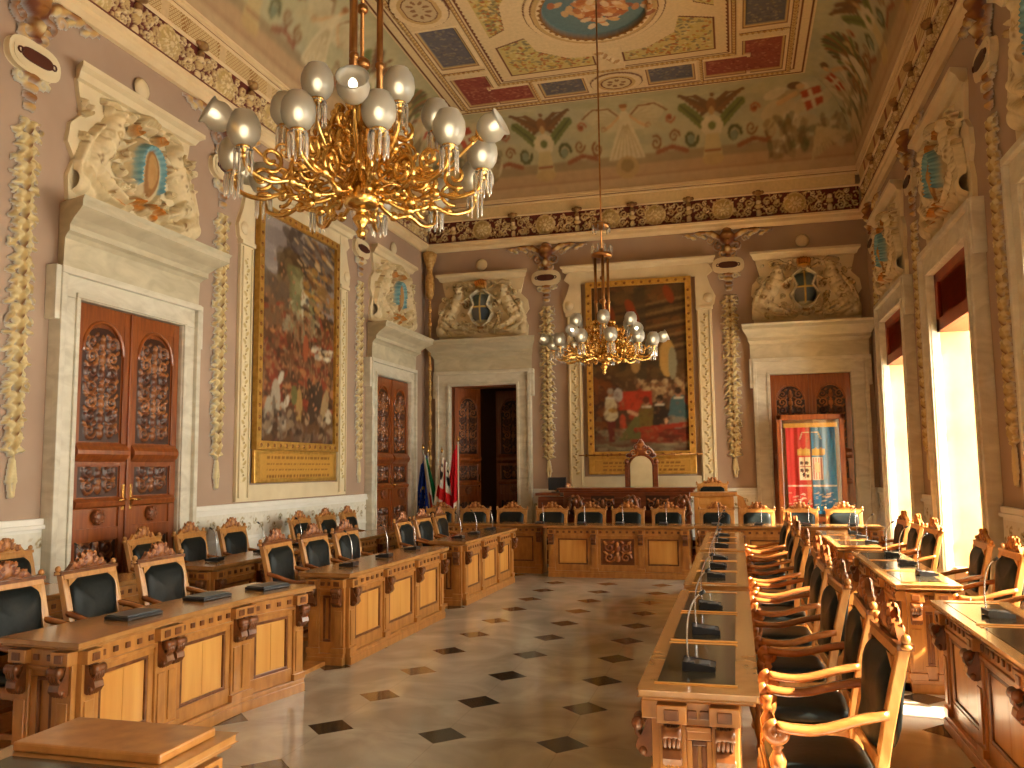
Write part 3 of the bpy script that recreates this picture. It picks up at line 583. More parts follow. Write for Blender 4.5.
def coffers():
    x0, x1, yb = XL+1.07, XR-1.07, YB-1.07; cx = (x0+x1)/2; c = Cv(x0-.02, x1+.02, 11.88, yb+.02, .0165, C(226,204,160), .04)
    LN, BD, BL, RD, FL = C(116,66,40), C(206,174,118), C(106,104,112), C(150,76,66), C(206,186,120)
    def frame(xa, xb, ya, yb_, col, h=.0, field=True):
        c.rect(xa-.10, xb+.10, ya-.10, yb_+.10, C(234,212,170), .05); c.rect(xa-.045, xb+.045, ya-.045, yb_+.045, LN, .03); c.rect(xa-.03, xb+.03, ya-.03, yb_+.03, BD); 
        c.h[(c.X > xa) & (c.X < xb) & (c.Y > ya) & (c.Y < yb_)] = h; c.rect(xa, xb, ya, yb_, col)
    def beads(xa, ya, xb, yb_, w_=.06):
        c.stroke([(xa, ya), (xb, yb_)], w_*.75, LN, .045); c.stroke([(xa, ya), (xb, yb_)], w_*.5, C(214,184,130), .06); L = math.hypot(xb-xa, yb_-ya); n = int(L/.09)
        for i in range(n): c.ell(xa+(xb-xa)*i/n, ya+(yb_-ya)*i/n, .03, .03, C(190,150,92), .075)
    for d, w_ in ((.05, .012), (.22, .010)):
        c.stroke([(x0+d, 11.8), (x0+d, yb-d), (x1-d, yb-d), (x1-d, 11.8)], w_+.008, LN, .05)
    beads(x0+.32, 11.8, x0+.32, yb-.14); beads(x1-.32, 11.8, x1-.32, yb-.14); beads(x0+.32, yb-.14, x1-.32, yb-.14)
    ix, iy = 1.28, 14.82                               # outline of the inner field
    beads(x0+ix, 11.8, x0+ix, iy); beads(x1-ix, 11.8, x1-ix, iy); beads(x0+ix, iy, x1-ix, iy); c.stroke([(x0+ix+.1, 11.8), (x0+ix+.1, iy-.1), (x1-ix-.1, iy-.1), (x1-ix-.1, 11.8)], .018, LN, .05)
    def mottle(xa, xb, ya, yb_, cols, n, r=.05):
        for _ in range(n): c.ell(xa+r*.8+(xb-xa-1.6*r)*RNG.rand(), ya+r*.8+(yb_-ya-1.6*r)*RNG.rand(), r*(.4+.6*RNG.rand()), r*.45, cols[RNG.randint(len(cols))], None, RNG.rand()*3, .75)
    BC = [C(130,126,122), C(92,90,104), C(120,112,100), C(150,142,124)]; RC = [C(170,100,84), C(134,60,54), C(160,90,70), C(186,124,100)]
    for s in (-1, 1):
        a, b = sorted((cx+s*(x1-cx-.46), cx+s*(x1-cx-1.10)))
        frame(a, b, 12.62, 13.92, BL); mottle(a, b, 12.62, 13.92, BC, 130)
        frame(a, b, 14.42, 15.60, RD); a2, b2 = sorted((cx+s*(x1-cx-1.1), cx+s*(x1-cx-1.78))); frame(a2, b2, 15.0, 15.60, RD)
        q0, q1 = (a-.12, b) if s > 0 else (a, b+.12); c.rect(min(a, a2)+.0, max(b, b2), 15.02, 15.60, RD, 0.0); c.h[(c.X > min(a, a2)) & (c.X < max(b, b2)) & (c.Y > 15.0) & (c.Y < 15.6)] = 0
        mottle(a, b, 14.42, 15.6, RC, 120); mottle(a2, b2, 15.0, 15.6, RC, 60)
        a, b = sorted((cx+s*.62, cx+s*1.42)); frame(a, b, 15.02, 15.58, BL); mottle(a, b, 15.02, 15.58, BC, 90)
        beads(cx+s*1.58, iy+.05, cx+s*1.58, yb-.2, .05); x = cx+s*(x1-cx-.78)
        beads(x-.38, 14.15, x+.38, 14.15, .05)
        for (rx, ry, col, h) in ((.46, .50, LN, .06), (.44, .48, C(232,210,168), .075), (.33, .37, BD, .05), (.27, .30, LN, .04), (.25, .28, C(206,186,146), .03)): c.ell(x, 11.95, rx, ry, col, h, flat=True)
        for k in range(14): c.ell(x+.13*math.cos(k*.9), 11.95+.15*math.sin(k*.9), .06, .03, C(150,112,76), .05, k*.9)
        # flowered quarter panels of the inner field
        P = [(cx+s*.25, iy-.28), (x1-ix-.30 if s > 0 else x0+ix+.30, iy-.28), (x1-ix-.30 if s > 0 else x0+ix+.30, 13.45), (cx+s*1.30, 13.25), (cx+s*1.2, 13.75), (cx+s*.7, 14.15), (cx+s*.25, 14.2)]
        Q = [(cx+s*1.55, 12.9), (x1-ix-.30 if s > 0 else x0+ix+.30, 13.1), (x1-ix-.30 if s > 0 else x0+ix+.30, 11.8), (cx+s*1.2, 11.8), (cx+s*1.45, 12.2)]
        for R_ in (P, Q):
            c.poly(R_, LN); mx, my = sum(p[0] for p in R_)/len(R_), sum(p[1] for p in R_)/len(R_); R2 = [(mx+(p[0]-mx)*.955, my+(p[1]-my)*.955) for p in R_]
            c.poly(R2, FL); sv = c.col.copy()
            mottle(min(p[0] for p in R2), max(p[0] for p in R2), min(p[1] for p in R2), max(p[1] for p in R2), [C(196,170,80), C(150,140,92), C(190,120,50), C(222,206,150), C(120,112,90), C(170,90,50)], 330, .06)
            t = Cv(c.x0, c.x1, c.y0, c.y1, .0165); t.poly(R2, (1, 1, 1)); k = t.col[..., 0] < .8; k &= ~((t.col[..., 0] > .8)); c.col[k & (np.abs(c.X-mx) < 1.6) & (np.abs(c.Y-my) < 1.2)] = sv[k & (np.abs(c.X-mx) < 1.6) & (np.abs(c.Y-my) < 1.2)]
    oy = 12.66
    for (r, col, h) in ((1.14, LN, .05), (1.12, C(230,206,162), .07), (1.03, LN, .06), (1.01, BD, .085), (.93, C(232,210,166), .1), (.87, C(140,96,50), .1), (.84, C(104,132,138), 0)):
        c.ell(cx, oy, r, r*1.02, col, None); k = ((c.X-cx)/r)**2+((c.Y-oy)/(r*1.02))**2 < 1; c.h[k] = h
    for k in range(40): c.ell(cx+.875*math.cos(k*PI/20), oy+.89*math.sin(k*PI/20), .035, .035, C(150,104,50), .11)
    for _ in range(150):
        c.ell(cx+.1+.42*RNG.randn()*.62, oy+.08+.20*RNG.randn(), .10, .06, [C(206,140,84), C(186,110,60), C(220,176,120), C(160,90,60), C(226,204,166)][RNG.randint(5)], None, RNG.rand()*3, .85)
    c.rect(cx-.25, cx+.25, 14.0, iy-.06, C(230,208,164), .06)
    for k in range(8): c.ell(cx-.14+.04*k, 14.1+.06*k, .09, .05, C(236,216,176) if k % 2 else C(200,160,110), .11, k)
    for (rx, ry, col, h) in ((.50, .40, LN, .06), (.48, .38, C(232,210,168), .075), (.36, .30, BD, .05), (.30, .245, LN, .04), (.27, .22, C(214,194,150), .03)): c.ell(cx, 15.3, rx, ry, col, h, flat=True)
    for k in range(12): c.ell(cx+.14*math.cos(k), 15.3+.11*math.sin(k), .05, .025, C(150,112,76), .05, k)
    for nm, f in (('ceiling_coffers', lambda X, Y, H: (X, Y, 9.09-H)), ('ceiling_coffers_near', lambda X, Y, H: (X, 23.76-Y, 9.09-H))):
        sgn(c.build(nm, RELIEF, None, f, cull=False), kind='structure')
coffers()
# ------------------------------------------------------------------ doors
def carving(wd, ht, arch=False, res=.012, cols=None, D=C(58,28,14)):
    K = cols or [C(128,74,34), C(96,50,24), C(156,96,48)]
    c = Cv(-wd/2, wd/2, 0, ht, res, D); 
    if arch: c.rect(-wd/2, wd/2, 0, ht-wd/2, D, .002); c.ell(0, ht-wd/2, wd/2, wd/2, D, .002, flat=True)
    else: c.rect(-wd/2, wd/2+.01, 0, ht+.01, D, .002)
    mk = c.mask.copy(); y = .09; k = 0
    while y < ht-.06:
        c.ell(0, y, .045, .06, K[k % 3], .035); c.ell(0, y+.07, .025, .04, K[2], .04)
        for s in (-1, 1):
            c.spiral(s*wd*.26, y+.02, min(.085, wd*.2), 1.4, K[k % 3], .017, .028, s*(-1)**k, k); c.ell(s*wd*.38, y+.09, .04, .02, K[2], .025, s*.7); c.ell(s*wd*.15, y+.1, .035, .018, K[0], .03, -s*.7)
        y += .155; k += 1
    c.mask &= mk; c.h[~mk] = 0; return c
CARV = {}
def put_carving(key, parent, x, z, wd, ht, arch=False, y=-.05, name='carved_panel'):
    if key not in CARV:
        o = (carving(wd, ht, arch) if key != 'deskc' else carving(wd, ht, arch, .01, [C(168,100,44), C(140,76,34), C(196,130,64)], C(110,58,24))).build(name, CARVE_A, None); CARV[key] = o
    else: o = CARV[key].copy(); SC.collection.objects.link(o)
    o.location = (x, y, z); o.parent = parent; return o
def leaf(parent, x, wd=.71, loc=None, rz=0, handle=1):
    m = MB(); a = wd/2; y0 = -.05; e = .10
    m.box(-a, a, -.03, .02, 0, 3.49)
    for z0, z1 in ((0, .22), (1.05, 1.18), (1.40, 1.47), (1.82, 1.90), (2.0, 2.06), (3.34, 3.49)): m.box(-a, a, y0, -.03, z0, z1)
    for s in (-1, 1): m.box(min(s*a, s*(a-e)), max(s*a, s*(a-e)), y0-.004, -.03, 0.004, 3.486)
    P = [(-.05, 1.86), (-.09, 1.90), (-.115, 1.94), (-.115, 1.98), (-.09, 2.02), (-.05, 2.06)]
    m.loft([[(sx*(a-.03), p[0], p[1]) for p in P] for sx in (-1, 1)], True, True, False)
    m.loft([[(sx*(a-.05), -.03+q[0], q[1]) for q in [(-.02, 1.38), (-.06, 1.40), (-.07, 1.45), (-.02, 1.49)]] for sx in (-1, 1)], True, True, False)
    for s in (-1, 1):                                  # spandrels of the arched head
        N = [(s*(a-e), 3.36)]+[(s*(a-e)*math.cos(t), 3.02+(a-e)*math.sin(t)*1.1) for t in np.linspace(0, PI/2, 8)]; N.append((0, 3.36)); m.prism(N, -.047, -.03)
    m.tube([((a-e-.01)*math.cos(t), -.05, 3.0+(a-e)*1.1*math.sin(t)) for t in np.linspace(0, PI, 15)], .022, 6)
    o = m.build('leaf', W_DOOR, parent, .006); o.location = loc or (x, 0, 0); o.rotation_euler = (0, 0, rz)
    put_carving('tall', o, 0, 2.07, wd-2*e-.03, 1.2, True, -.031); put_carving('mid', o, 0, 1.50, wd-2*e-.03, .31, False, -.031); put_carving('low', o, 0, .24, wd-2*e-.03, .8, False, -.031)
    m = MB(); m.ball((0, -.05, 1.29), .085, 1, .5, 1, 12, 8)
    for k in range(8): m.ball((.06*math.cos(k*PI/4), -.075, 1.29+.06*math.sin(k*PI/4)), .024, 1, .8, 1, 6, 4)
    m.build('rosette', W_DOORC, o)
    if handle:
        m = MB(); q = handle*(a-.05); m.box(q-.018, q+.018, -.06, -.05, 1.35, 1.62); m.tube([(q, -.05, 1.46), (q, -.10, 1.46), (q-handle*.11, -.105, 1.455)], .011, 6); m.build('handle', GOLD, o)
    return o
DOORS = {o.name: o for o in bpy.data.objects if o.name.startswith('door_') and o.parent is None}
for d in ('door_1', 'door_2', 'door_4'):
    q = .411 if d != 'door_4' else .366; leaf(DOORS[d], -q, q*2-.015, handle=1); leaf(DOORS[d], q, q*2-.015, handle=-1); m = MB(); m.box(-.03, .03, -.075, -.03, 0, 3.49); m.build('meeting_stile', W_DOOR, DOORS[d], .008)
leaf(DOORS['door_3'], 0, loc=(-.70, .05, 0), rz=1.0).location = (-.50, .32, 0)
leaf(DOORS['door_3'], 0, wd=.80, loc=(.30, 1.3, 0), rz=0, handle=0)
m = MB()
for s in (-1, 1): m.box(min(s*.725, s*.70), max(s*.725, s*.70), 0, .5, 0, 3.5)
m.box(-.72, .72, 0, .5, 3.48, 3.5); m.build('jamb_lining', W_DOOR, DOORS['door_3'])
# ------------------------------------------------------------------ paintings
def gilt_frame(t, x0, x1, z0, z1, w_=.12, y=-.10):
    m = MB()
    for a, b, c_, d in ((x0-w_, x1+w_, z1, z1+w_), (x0-w_, x1+w_, z0-w_, z0), (x0-w_, x0, z0, z1), (x1, x1+w_, z0, z1)): m.box(a, b, y, -.02, c_, d)
    m.cur = 1; n = int((x1-x0)/.16); k = int((z1-z0)/.16)
    for i in range(n+1):
        for z in (z0-w_/2, z1+w_/2): m.ball((x0+(x1-x0)*i/n, y, z), .03, 1, .6, 1, 6, 4)
    for i in range(1, k):
        for x in (x0-w_/2, x1+w_/2): m.ball((x, y, z0+(z1-z0)*i/k), .03, 1, .6, 1, 6, 4)
    m.build('gilt_frame', [GOLDP, DARKG], t, .01)
def plaque(t, x0, x1, z0, z1, lines):
    m = MB(); m.box(x0, x1, -.07, -.02, z0, z1); m.build('plaque', GOLDP, t, .01)
    c = Cv(x0+.12, x1-.12, z0+.06, z1-.06, .02, C(196,146,64), 0)
    for i in range(lines):
        z = z1-.11-i*(z1-z0-.2)/max(1, lines-1); x = x0+.3
        while x < x1-.3:
            L = .03+.07*RNG.rand(); c.rect(x, x+L, z-.012, z+.012, C(140,94,36)); x += L+.03
    c.build('inscription', CANVAS, t, lambda X, Y, H: (X, -.072-H, Y), cull=False)
def surround(name, wall, u, hw, z0, z1, ear):
    loc, rz = WALLS[wall]; r = struct(name, loc(u), rz); m = MB(); q = .30
    zc = z1-1.0
    m.box(-hw, -hw+q, -.05, 0, z0, zc); m.box(hw-q, hw, -.05, 0, z0, zc); m.box(-hw+q, hw-q, -.05, 0, z0, z0+.22)
    for s in (-1, 1):
        P = [(s*(hw+.0), zc), (s*(hw+ear), zc+.05), (s*(hw+ear+.03), zc+.2), (s*(hw-.02), zc+.42), (s*(hw-.08), zc+.62), (s*(hw+.04), zc+.72), (s*(hw-.05), z1-.12), (s*(hw-q), z1-.12), (s*(hw-q), zc)]
        m.prism(P, -.06, 0)
        m.box(*sorted((s*(hw-q-.01), s*(hw+.02))), -.09, 0, zc-.06, zc)
        for a in (.03, q-.05): m.box(*sorted((s*(hw-a), s*(hw-a-.025))), -.075, -.05, z0+.05, zc-.08)
        m.lathe([(.001, -.02), (.08, -.01), (.10, .01), (.06, .03), (.001, .05)], (0, 0, 0), 12); k = 12*5; m.v[-k:] = [(x+s*(hw-.06), -z_-.06, y+zc+.17) for x, y, z_ in m.v[-k:]]
    m.box(-hw+q, hw-q, -.05, 0, z1-.38, z1-.12); m.loft([[(sx*(hw+.02-p[0]*.5), p[0], p[1]) for p in [(0, z1-.14), (-.10, z1-.12), (-.12, z1-.06), (-.18, z1-.04), (-.18, z1), (0, z1+.02)]] for sx in (-1, 1)], True, True, False)
    m.build('stucco_surround', STUCCO, r, .006)
    for s in (-1, 1):
        c = Cv(s*(hw-q/2)-.09, s*(hw-q/2)+.09, z0+.25, zc-.1, .014, C(224,208,168), .0)
        for k in range(int((zc-z0-.4)/.11)):
            z = z0+.3+k*.11; x = s*(hw-q/2); c.ell(x+.03*(-1)**k, z, .045, .022, C(200,176,120), .02, .7*(-1)**k); c.ell(x, z+.05, .015, .015, C(150,122,74), .02)
        c.build('vine_strip', RELIEF, r, lambda X, Y, H: (X, -.052-H, Y), cull=False)
    return r
SGN = lambda c, P: [(x*c[0], y*c[1]) for x, y in P]
def battle():
    W, H = 2.34, 3.42; c = Cv(0, W, 0, H, .018, C(92,64,40), 0); B = lambda a, b, c_, d: (a*W, b*W, c_*H, d*H)
    DK, BR, RD, LT, GD, GN, GY = C(44,30,22), C(98,62,36), C(136,50,28), C(206,180,136), C(190,140,64), C(104,104,58), C(120,112,104)
    c.rect(0, W, .62*H, H, C(150,142,138)); c.daubs(60, B(0, .6, .72, 1), [C(160,150,146), C(140,132,130), C(172,162,150)], .3, .12, .6, 0)
    c.daubs(70, B(.3, 1, .75, 1), [C(96,90,88), C(70,62,56), C(130,120,108)], .12, .10, .8)
    c.poly([(.22*W, .58*H), (.22*W, .84*H), (.28*W, .88*H), (.34*W, .90*H), (.42*W, .86*H), (.5*W, .84*H), (.62*W, .8*H), (.7*W, .6*H)], C(92,76,52)); c.daubs(80, B(.24, .66, .6, .86), [C(86,72,50), C(112,94,62), C(70,56,38)], .1, .2, .6, 1.4)
    c.daubs(90, B(0, .35, .5, .74), [C(110,90,66), C(130,100,70), C(88,66,46), C(96,84,70)], .16, .12, .7)
    c.daubs(60, B(.38, .72, .52, .8), [C(150,148,104), C(176,170,132), C(120,120,76)], .12, .16, .7); c.ell(.56*W, .66*H, .13, .28, C(206,200,170)); c.ell(.6*W, .6*H, .10, .10, C(190,190,160))
    c.daubs(170, B(.55, 1, .5, .97), [DK, BR, GD, C(176,144,96), C(80,84,84), C(150,112,60), C(160,120,50), BR], .045, .11, .8, 1.4)
    c.daubs(50, B(.4, .95, .84, .97), [DK, GY, C(60,60,66), LT], .025, .12, .9, 1.2)
    c.daubs(60, B(.3, .75, .42, .58), [C(140,132,100), C(120,100,76), C(160,150,120)], .12, .07, .7)
    c.daubs(420, B(0, 1, .16, .50), [RD, RD, C(110,40,26), BR, DK, C(160,74,40), C(90,60,40), C(176,120,70), C(70,40,26)], .06, .12, .85, 1.35)
    c.daubs(150, B(.0, 1, .3, .62), [BR, RD, DK, C(120,84,56), C(150,104,66)], .04, .10, .85)
    c.daubs(16, B(.68, .96, .42, .47), [LT, C(220,210,180), C(180,170,150)], .09, .03, .9, .1)
    for x, y in ((.12, .12), (.28, .10), (.2, .2)):
        c.ell(x*W, y*H, .13, .28, C(172,162,140)); c.ell((x+.06)*W, (y+.09)*H, .06, .12, C(198,190,168), rot=-.6); c.ell((x-.02)*W, (y-.04)*H, .05, .16, C(120,108,92))
    c.ell(.72*W, .20*H, .20, .40, C(52,44,36), rot=-.5); c.ell(.66*W, .26*H, .09, .2, C(40,34,28), rot=.5); c.ell(.86*W, .18*H, .12, .32, C(166,140,98), rot=-.3); c.ell(.5*W, .17*H, .10, .3, C(164,132,74)); c.ell(.43*W, .22*H, .1, .16, GN)
    c.ell(.92*W, .14*H, .12, .12, C(200,186,156)); c.ell(.58*W, .45*H, .09, .22, C(164,84,50))
    c.daubs(130, B(0, 1, 0, .14), [DK, BR, C(110,92,76), C(120,100,80), C(150,128,100), C(100,70,60), DK], .07, .05, .8)
    for _ in range(150): x, y = RNG.rand()*W, (.12+.7*RNG.rand())*H; c.ell(x, y, .022, .026, C(170,120,84))
    for _ in range(30): x, y = RNG.rand()*W, (.15+.4*RNG.rand())*H; c.stroke([(x, y), (x+.1*RNG.randn(), y+.2+.1*RNG.rand())], .012, C(150,120,84), a=.7)
    c.col = c.col*.8+np.array(C(112,76,44))*.2
    return c
def council():
    W, H = 2.02, 3.42; c = Cv(0, W, 0, H, .018, C(74,52,30), 0); B = lambda a, b, c_, d: (a*W, b*W, c_*H, d*H)
    c.daubs(220, B(0, 1, .45, 1), [C(92,66,34), C(70,52,30), C(110,84,46), C(64,56,36), C(120,74,34)], .15, .08, .6, .15)
    for y in (.56, .63, .70, .78, .84): c.stroke([(0, y*H-.1), (.5*W, y*H), (W, (y+.05)*H)], .035, C(56,42,26), a=.7); c.stroke([(.4*W, y*H+.06), (W, (y+.05)*H+.08)], .03, C(130,104,62), a=.6)
    c.rect(.46*W, .58*W, .42*H, .98*H, C(66,58,40), a=.7)
    c.ell(.79*W, .55*H, .17, .38, C(196,156,84)); c.ell(.84*W, .52*H, .09, .33, C(150,146,116)); c.ell(.46*W, .52*H, .10, .18, C(170,132,76))
    for x, y in ((.2, .84), (.42, .86), (.46, .8), (.82, .93), (.12, .78)): c.ell(x*W, y*H, .09, .2, C(146,62,26), rot=.4)
    c.daubs(110, B(.45, 1, .30, .42), [C(170,140,96), C(140,100,64), C(190,164,120), C(90,56,36)], .05, .05, .85)
    c.rect(.26*W, .62*W, .25*H, .36*H, C(166,44,22)); c.daubs(20, B(.28, .6, .13, .34), [C(170,50,24), C(190,66,36)], .12, .1, .6); c.rect(.1*W, .28*W, .0*H, .4*H, C(60,28,20), a=.6); c.daubs(40, B(0, .16, .1, .42), [C(70,36,20), C(120,64,24), C(50,30,26)], .1, .14, .7)
    c.rect(0, W, 0, .10*H, C(110,102,76)); c.daubs(70, B(0, 1, 0, .13), [C(120,112,84), C(90,50,36), C(134,124,96), C(100,60,44)], .22, .05, .7, 0)
    c.rect(.42*W, W, .06*H, .20*H, C(104,30,16)); c.daubs(60, B(.42, 1, .06, .2), [C(120,36,20), C(84,26,16), C(140,50,26)], .2, .04, .7, 0)
    def man(x, y, k, body, hair, low=None, fat=1):
        if low: c.poly([((x-.05)*W, (y+.02)*H), ((x+.05)*W, (y+.02)*H), ((x+.035)*W, (y-.16)*H), ((x-.02)*W, (y-.16)*H)], low)
        c.ell(x*W, (y+.045)*H, .13*k*fat, .26*k, body); c.ell(x*W, (y+.005)*H, .15*k*fat, .14*k, body); c.ell(x*W, (y+.13)*H, .055*k, .075*k, C(170,120,84)); c.ell(x*W, (y+.145)*H, .065*k, .065*k, hair)
        c.stroke([((x-.04)*W, (y+.105)*H), ((x+.04)*W, (y+.105)*H)], .02, C(206,196,170))
    man(.19, .22, 1, C(196,180,140), C(150,140,120), C(96,26,26)); c.ell(.27*W, .34*H, .1, .14, C(170,162,150)); c.ell(.21*W, .25*H, .10, .05, C(170,130,60))
    man(.56, .16, 1.15, C(104,88,36), C(96,40,20), None, 1.15); c.poly([(.26*W, .07*H), (.48*W, .24*H), (.5*W, .08*H)], C(92,94,48)); c.stroke([(.46*W, .22*H), (.38*W, .24*H)], .04, C(196,150,110)); man(.70, .17, 1.1, C(30,26,24), C(34,22,16)); c.ell(.78*W, .2*H, .08, .16, C(28,24,24)); c.ell(.76*W, .18*H, .035, .06, C(206,160,120))
    man(.89, .21, 1.1, C(58,96,100), C(50,28,18), None, 1.3); c.ell(.88*W, .17*H, .2, .12, C(120,116,100)); c.stroke([(.45*W, .13*H), (W, .16*H)], .05, C(150,44,24)); c.ell(.99*W, .3*H, .08, .1, C(150,60,30)); c.daubs(160, (0, W, .05*H, .45*H), [C(60,40,26), C(130,90,50), C(96,50,28), C(150,120,80)], .05, .03, .35)
    c.col = c.col*.84+np.array(C(96,62,34))*.16
    return c
surround('trim_25', 'L', PAN, 1.62, 1.34, 5.9, .05); surround('trim_26', 'B', -1.84, 1.47, 1.34, 5.93, .05)
t = thing('painting', 'tall battle painting in a gold frame on the left wall', 'painting', (XL, PAN, 0), PI/2)
gilt_frame(t, -1.11, 1.11, 2.17, 5.44, .12); battle().smooth(0, 1).build('oil_canvas', CANVAS, t, lambda X, Y, H: (-1.13+X*.966, -.055-H, 2.15+Y*.968), cull=False); plaque(t, -1.22, 1.22, 1.58, 2.05, 4)
t = thing('painting', 'tall painting of robed men in council, gold framed, behind the high president chair', 'painting', (-1.83, YB, 0), 0)
gilt_frame(t, -.95, .95, 2.06, 5.44, .12); council().smooth(0, 1).build('oil_canvas', CANVAS, t, lambda X, Y, H: (-.97+X*.96, -.055-H, 2.04+Y*1.0), cull=False); plaque(t, -1.07, 1.07, 1.6, 1.94, 3)
m = MB(); m.tube([(-1.25, -.2, 1.99), (1.2, -.2, 1.99)], .014, 6)
for k in range(6): m.ball((-1.1+k*.44, -.2, 1.99), .03, 1, 1, 1, 6, 4)
for x in (-1.0, 1.0): m.tube([(x, -.02, 1.99), (x, -.2, 1.99)], .01, 5)
m.build('barrier_rod', DARKG, t)
# ------------------------------------------------------------------ chairs (front faces -y)
def crest_shape(n=40):
    P = []
    for i in range(n+1):
        x = -.27+.54*i/n; a = abs(x)/.27
        z = .030+.088*max(0, (1-a/.72))**.9 if a < .72 else .030-.012*math.sin((a-.72)/.28*PI)
        z += .016*math.exp(-((a-.58)/.08)**2)+.024*math.exp(-((a)/.13)**2); P.append((x, z))
    return P
def make_chair(kind):
    carved = kind == 'carved'; t = thing('council_armchair', '', 'chair')
    m = MB(); m.box(-.27, .27, -.23, .22, .36, .43); m.box(-.25, .25, -.242, -.23, .345, .42); m.build('seat_frame', W_CHAIR, t, .008)
    m = MB(); R = []
    for z, k in ((.43, .94), (.45, 1.0), (.475, 1.0), (.495, .93), (.505, .75), (.508, .3)):
        R.append([(.255*k*math.copysign(abs(math.cos(a))**.4, math.cos(a)), .215*k*math.copysign(abs(math.sin(a))**.4, math.sin(a))-.005, z) for a in np.linspace(0, 2*PI, 29)[:-1]])
    m.loft(R); m.build('seat', LEATHER, t)
    yb = lambda z: .205+.13*max(0, z-.45)**1.2/.6**1.2 if z > .45 else .205+.12*((.45-z)/.45)**2
    m = MB()
    for s in (-1, 1):
        m.loft([[(s*.262+dx, yb(z)+dy, z) for dx, dy in ((-.019, -.024), (.019, -.024), (.019, .024), (-.019, .024))] for z in (0, .12, .25, .38, .45, .55, .68, .8, .92, 1.0)], True, True, False)
    m.build('back_posts', W_CHAIR, t, .006)
    m = MB()
    for z0, z1 in ((.53, .575), (.965, 1.01)): m.loft([[(x, yb(z)+d, z) for z, d in ((z0, -.03), (z0, .02), (z1, .02), (z1, -.03))] for x in (-.27, .27)], True, True, False)
    for s in (-1, 1): m.loft([[(s*.236+dx, yb(z)-.008+dy, z) for dx, dy in ((-.012, -.015), (.012, -.015), (.012, .02), (-.012, .02))] for z in (.58, .7, .82, .96)], True, True, False)
    for s in (-1, 1): m.prism([(s*.235, .965), (s*.17, .965), (s*.235, .92)], yb(.93)-.03, yb(.93)+.0)
    m.build('back_frame', W_CHAIR, t, .005)
    m = MB(); R = []
    for k, d in ((1.0, .012), (1.0, -.012), (.93, -.035), (.7, -.046), (.2, -.05)):
        R.append([(.224*k*math.copysign(abs(math.cos(a))**.28, math.cos(a)), yb(.77+.185*k*math.sin(a))+d, .77+.20*k*math.copysign(abs(math.sin(a))**.35, math.sin(a))) for a in np.linspace(0, 2*PI, 33)[:-1]])
    m.loft(R); R = [[(p[0], p[1]+.03, p[2]) for p in R[0]], [(p[0]*.9, p[1]+.04, .77+(p[2]-.77)*.9) for p in R[0]]]; m.loft(R); m.build('back_cushion', LEATHER, t)
    z0 = 1.0; P = crest_shape(); y = yb(1.02)
    m = MB(); m.prism([(x, z+z0) for x, z in P]+[(.27, z0), (-.27, z0)], y-.014, y+.018); m.box(-.29, .29, y-.035, y+.03, z0-.005, z0+.022)
    m.build('crest', W_CHAIR if not carved else W_CARVE, t)
    c = Cv(-.25, .25, .02, .2, .0085, C(160,98,46)); K = [C(176,112,54), C(136,78,34), C(196,132,70)] if not carved else [C(150,88,48), C(112,58,30), C(176,116,74)]
    for s in (-1, 1):
        for x, z, r in ((.06, .065, .03), (.12, .045, .024), (.04, .105, .02)): c.spiral(s*x, z, r, 1.3, K[1], .009, .012, s); c.ell(s*(x+.02), z+.012, .018, .012, K[2], .012, s)
    c.ell(0, .08, .03, .04, K[2], .022); c.ell(0, .125, .022, .02, K[0], .018)
    for d, nm in ((-1, 'crest_carving'), (1, 'crest_carving')):
        c.build(nm, CARVE_A, t, lambda X, Y, H: (X, (y-.014-H) if d < 0 else (y+.018+H), Y+z0))
    for s in (-1, 1): m = MB(); m.ball((s*.285, y, 1.04), .02, 1, 1, 1.15, 8, 6); m.lathe([(.02, 0), (.026, .01), (.014, .022)], (s*.285, y, 1.0), 8); m.build('finial', W_CHAIR, t)
    for s in (-1, 1):
        m = MB(); P = [tuple(p) for p in crv([(.262, .25, .735), (.28, .14, .712), (.295, .0, .672), (.30, -.10, .664), (.30, -.19, .676)], 3)]
        m.loft([[(s*(x+a), y_, z+b) for a, b in ((-.03, 0), (-.02, .02), (.02, .02), (.03, 0), (.02, -.016), (-.02, -.016))] for x, y_, z in P])
        m.tube([(s*.30+0, -.19-.036*math.sin(a)*(1-a/14), .652+.030*math.cos(a)*(1-a/14)) for a in np.linspace(0, 9, 22)], .016, 6, 2.0)
        m.build('armrest', W_ARM, t)
        m = MB(); m.lathe([(.030, .43), (.034, .445), (.02, .46), (.017, .48), (.032, .515), (.036, .54), (.024, .565), (.016, .58), (.026, .592), (.018, .605), (.026, .63), (.03, .655)], (s*.285, -.19, 0), 12)
        m.build('arm_post', W_ARM, t)
        m = MB(); m.lathe([(.02, 0), (.03, .02), (.022, .045), (.02, .06), (.035, .12), (.038, .17), (.026, .22), (.02, .24), (.032, .26), (.022, .28), (.034, .30), (.034, .37)], (s*.24, -.215, 0), 10); m.build('leg', W_CHAIR, t)
    m = MB()
    for s in (-1, 1): m.box(s*.25-.015, s*.25+.015, -.2, .30, .13, .16)
    m.box(-.25, .25, .02, .05, .13, .16); m.build('stretcher', W_CHAIR, t, .004)
    return t
CH = {k: make_chair(k) for k in ('plain', 'carved')}; USED = set()
def chair(x, y, rz, label, group=None, kind='plain', z=0):
    if kind not in USED:
        USED.add(kind); t = CH[kind]; t.location = (x, y, z); t.rotation_euler = (0, 0, rz); t['label'] = label
        if group: t['group'] = group
        return t
    return dup(CH[kind], (x, y, z), rz, label, group)
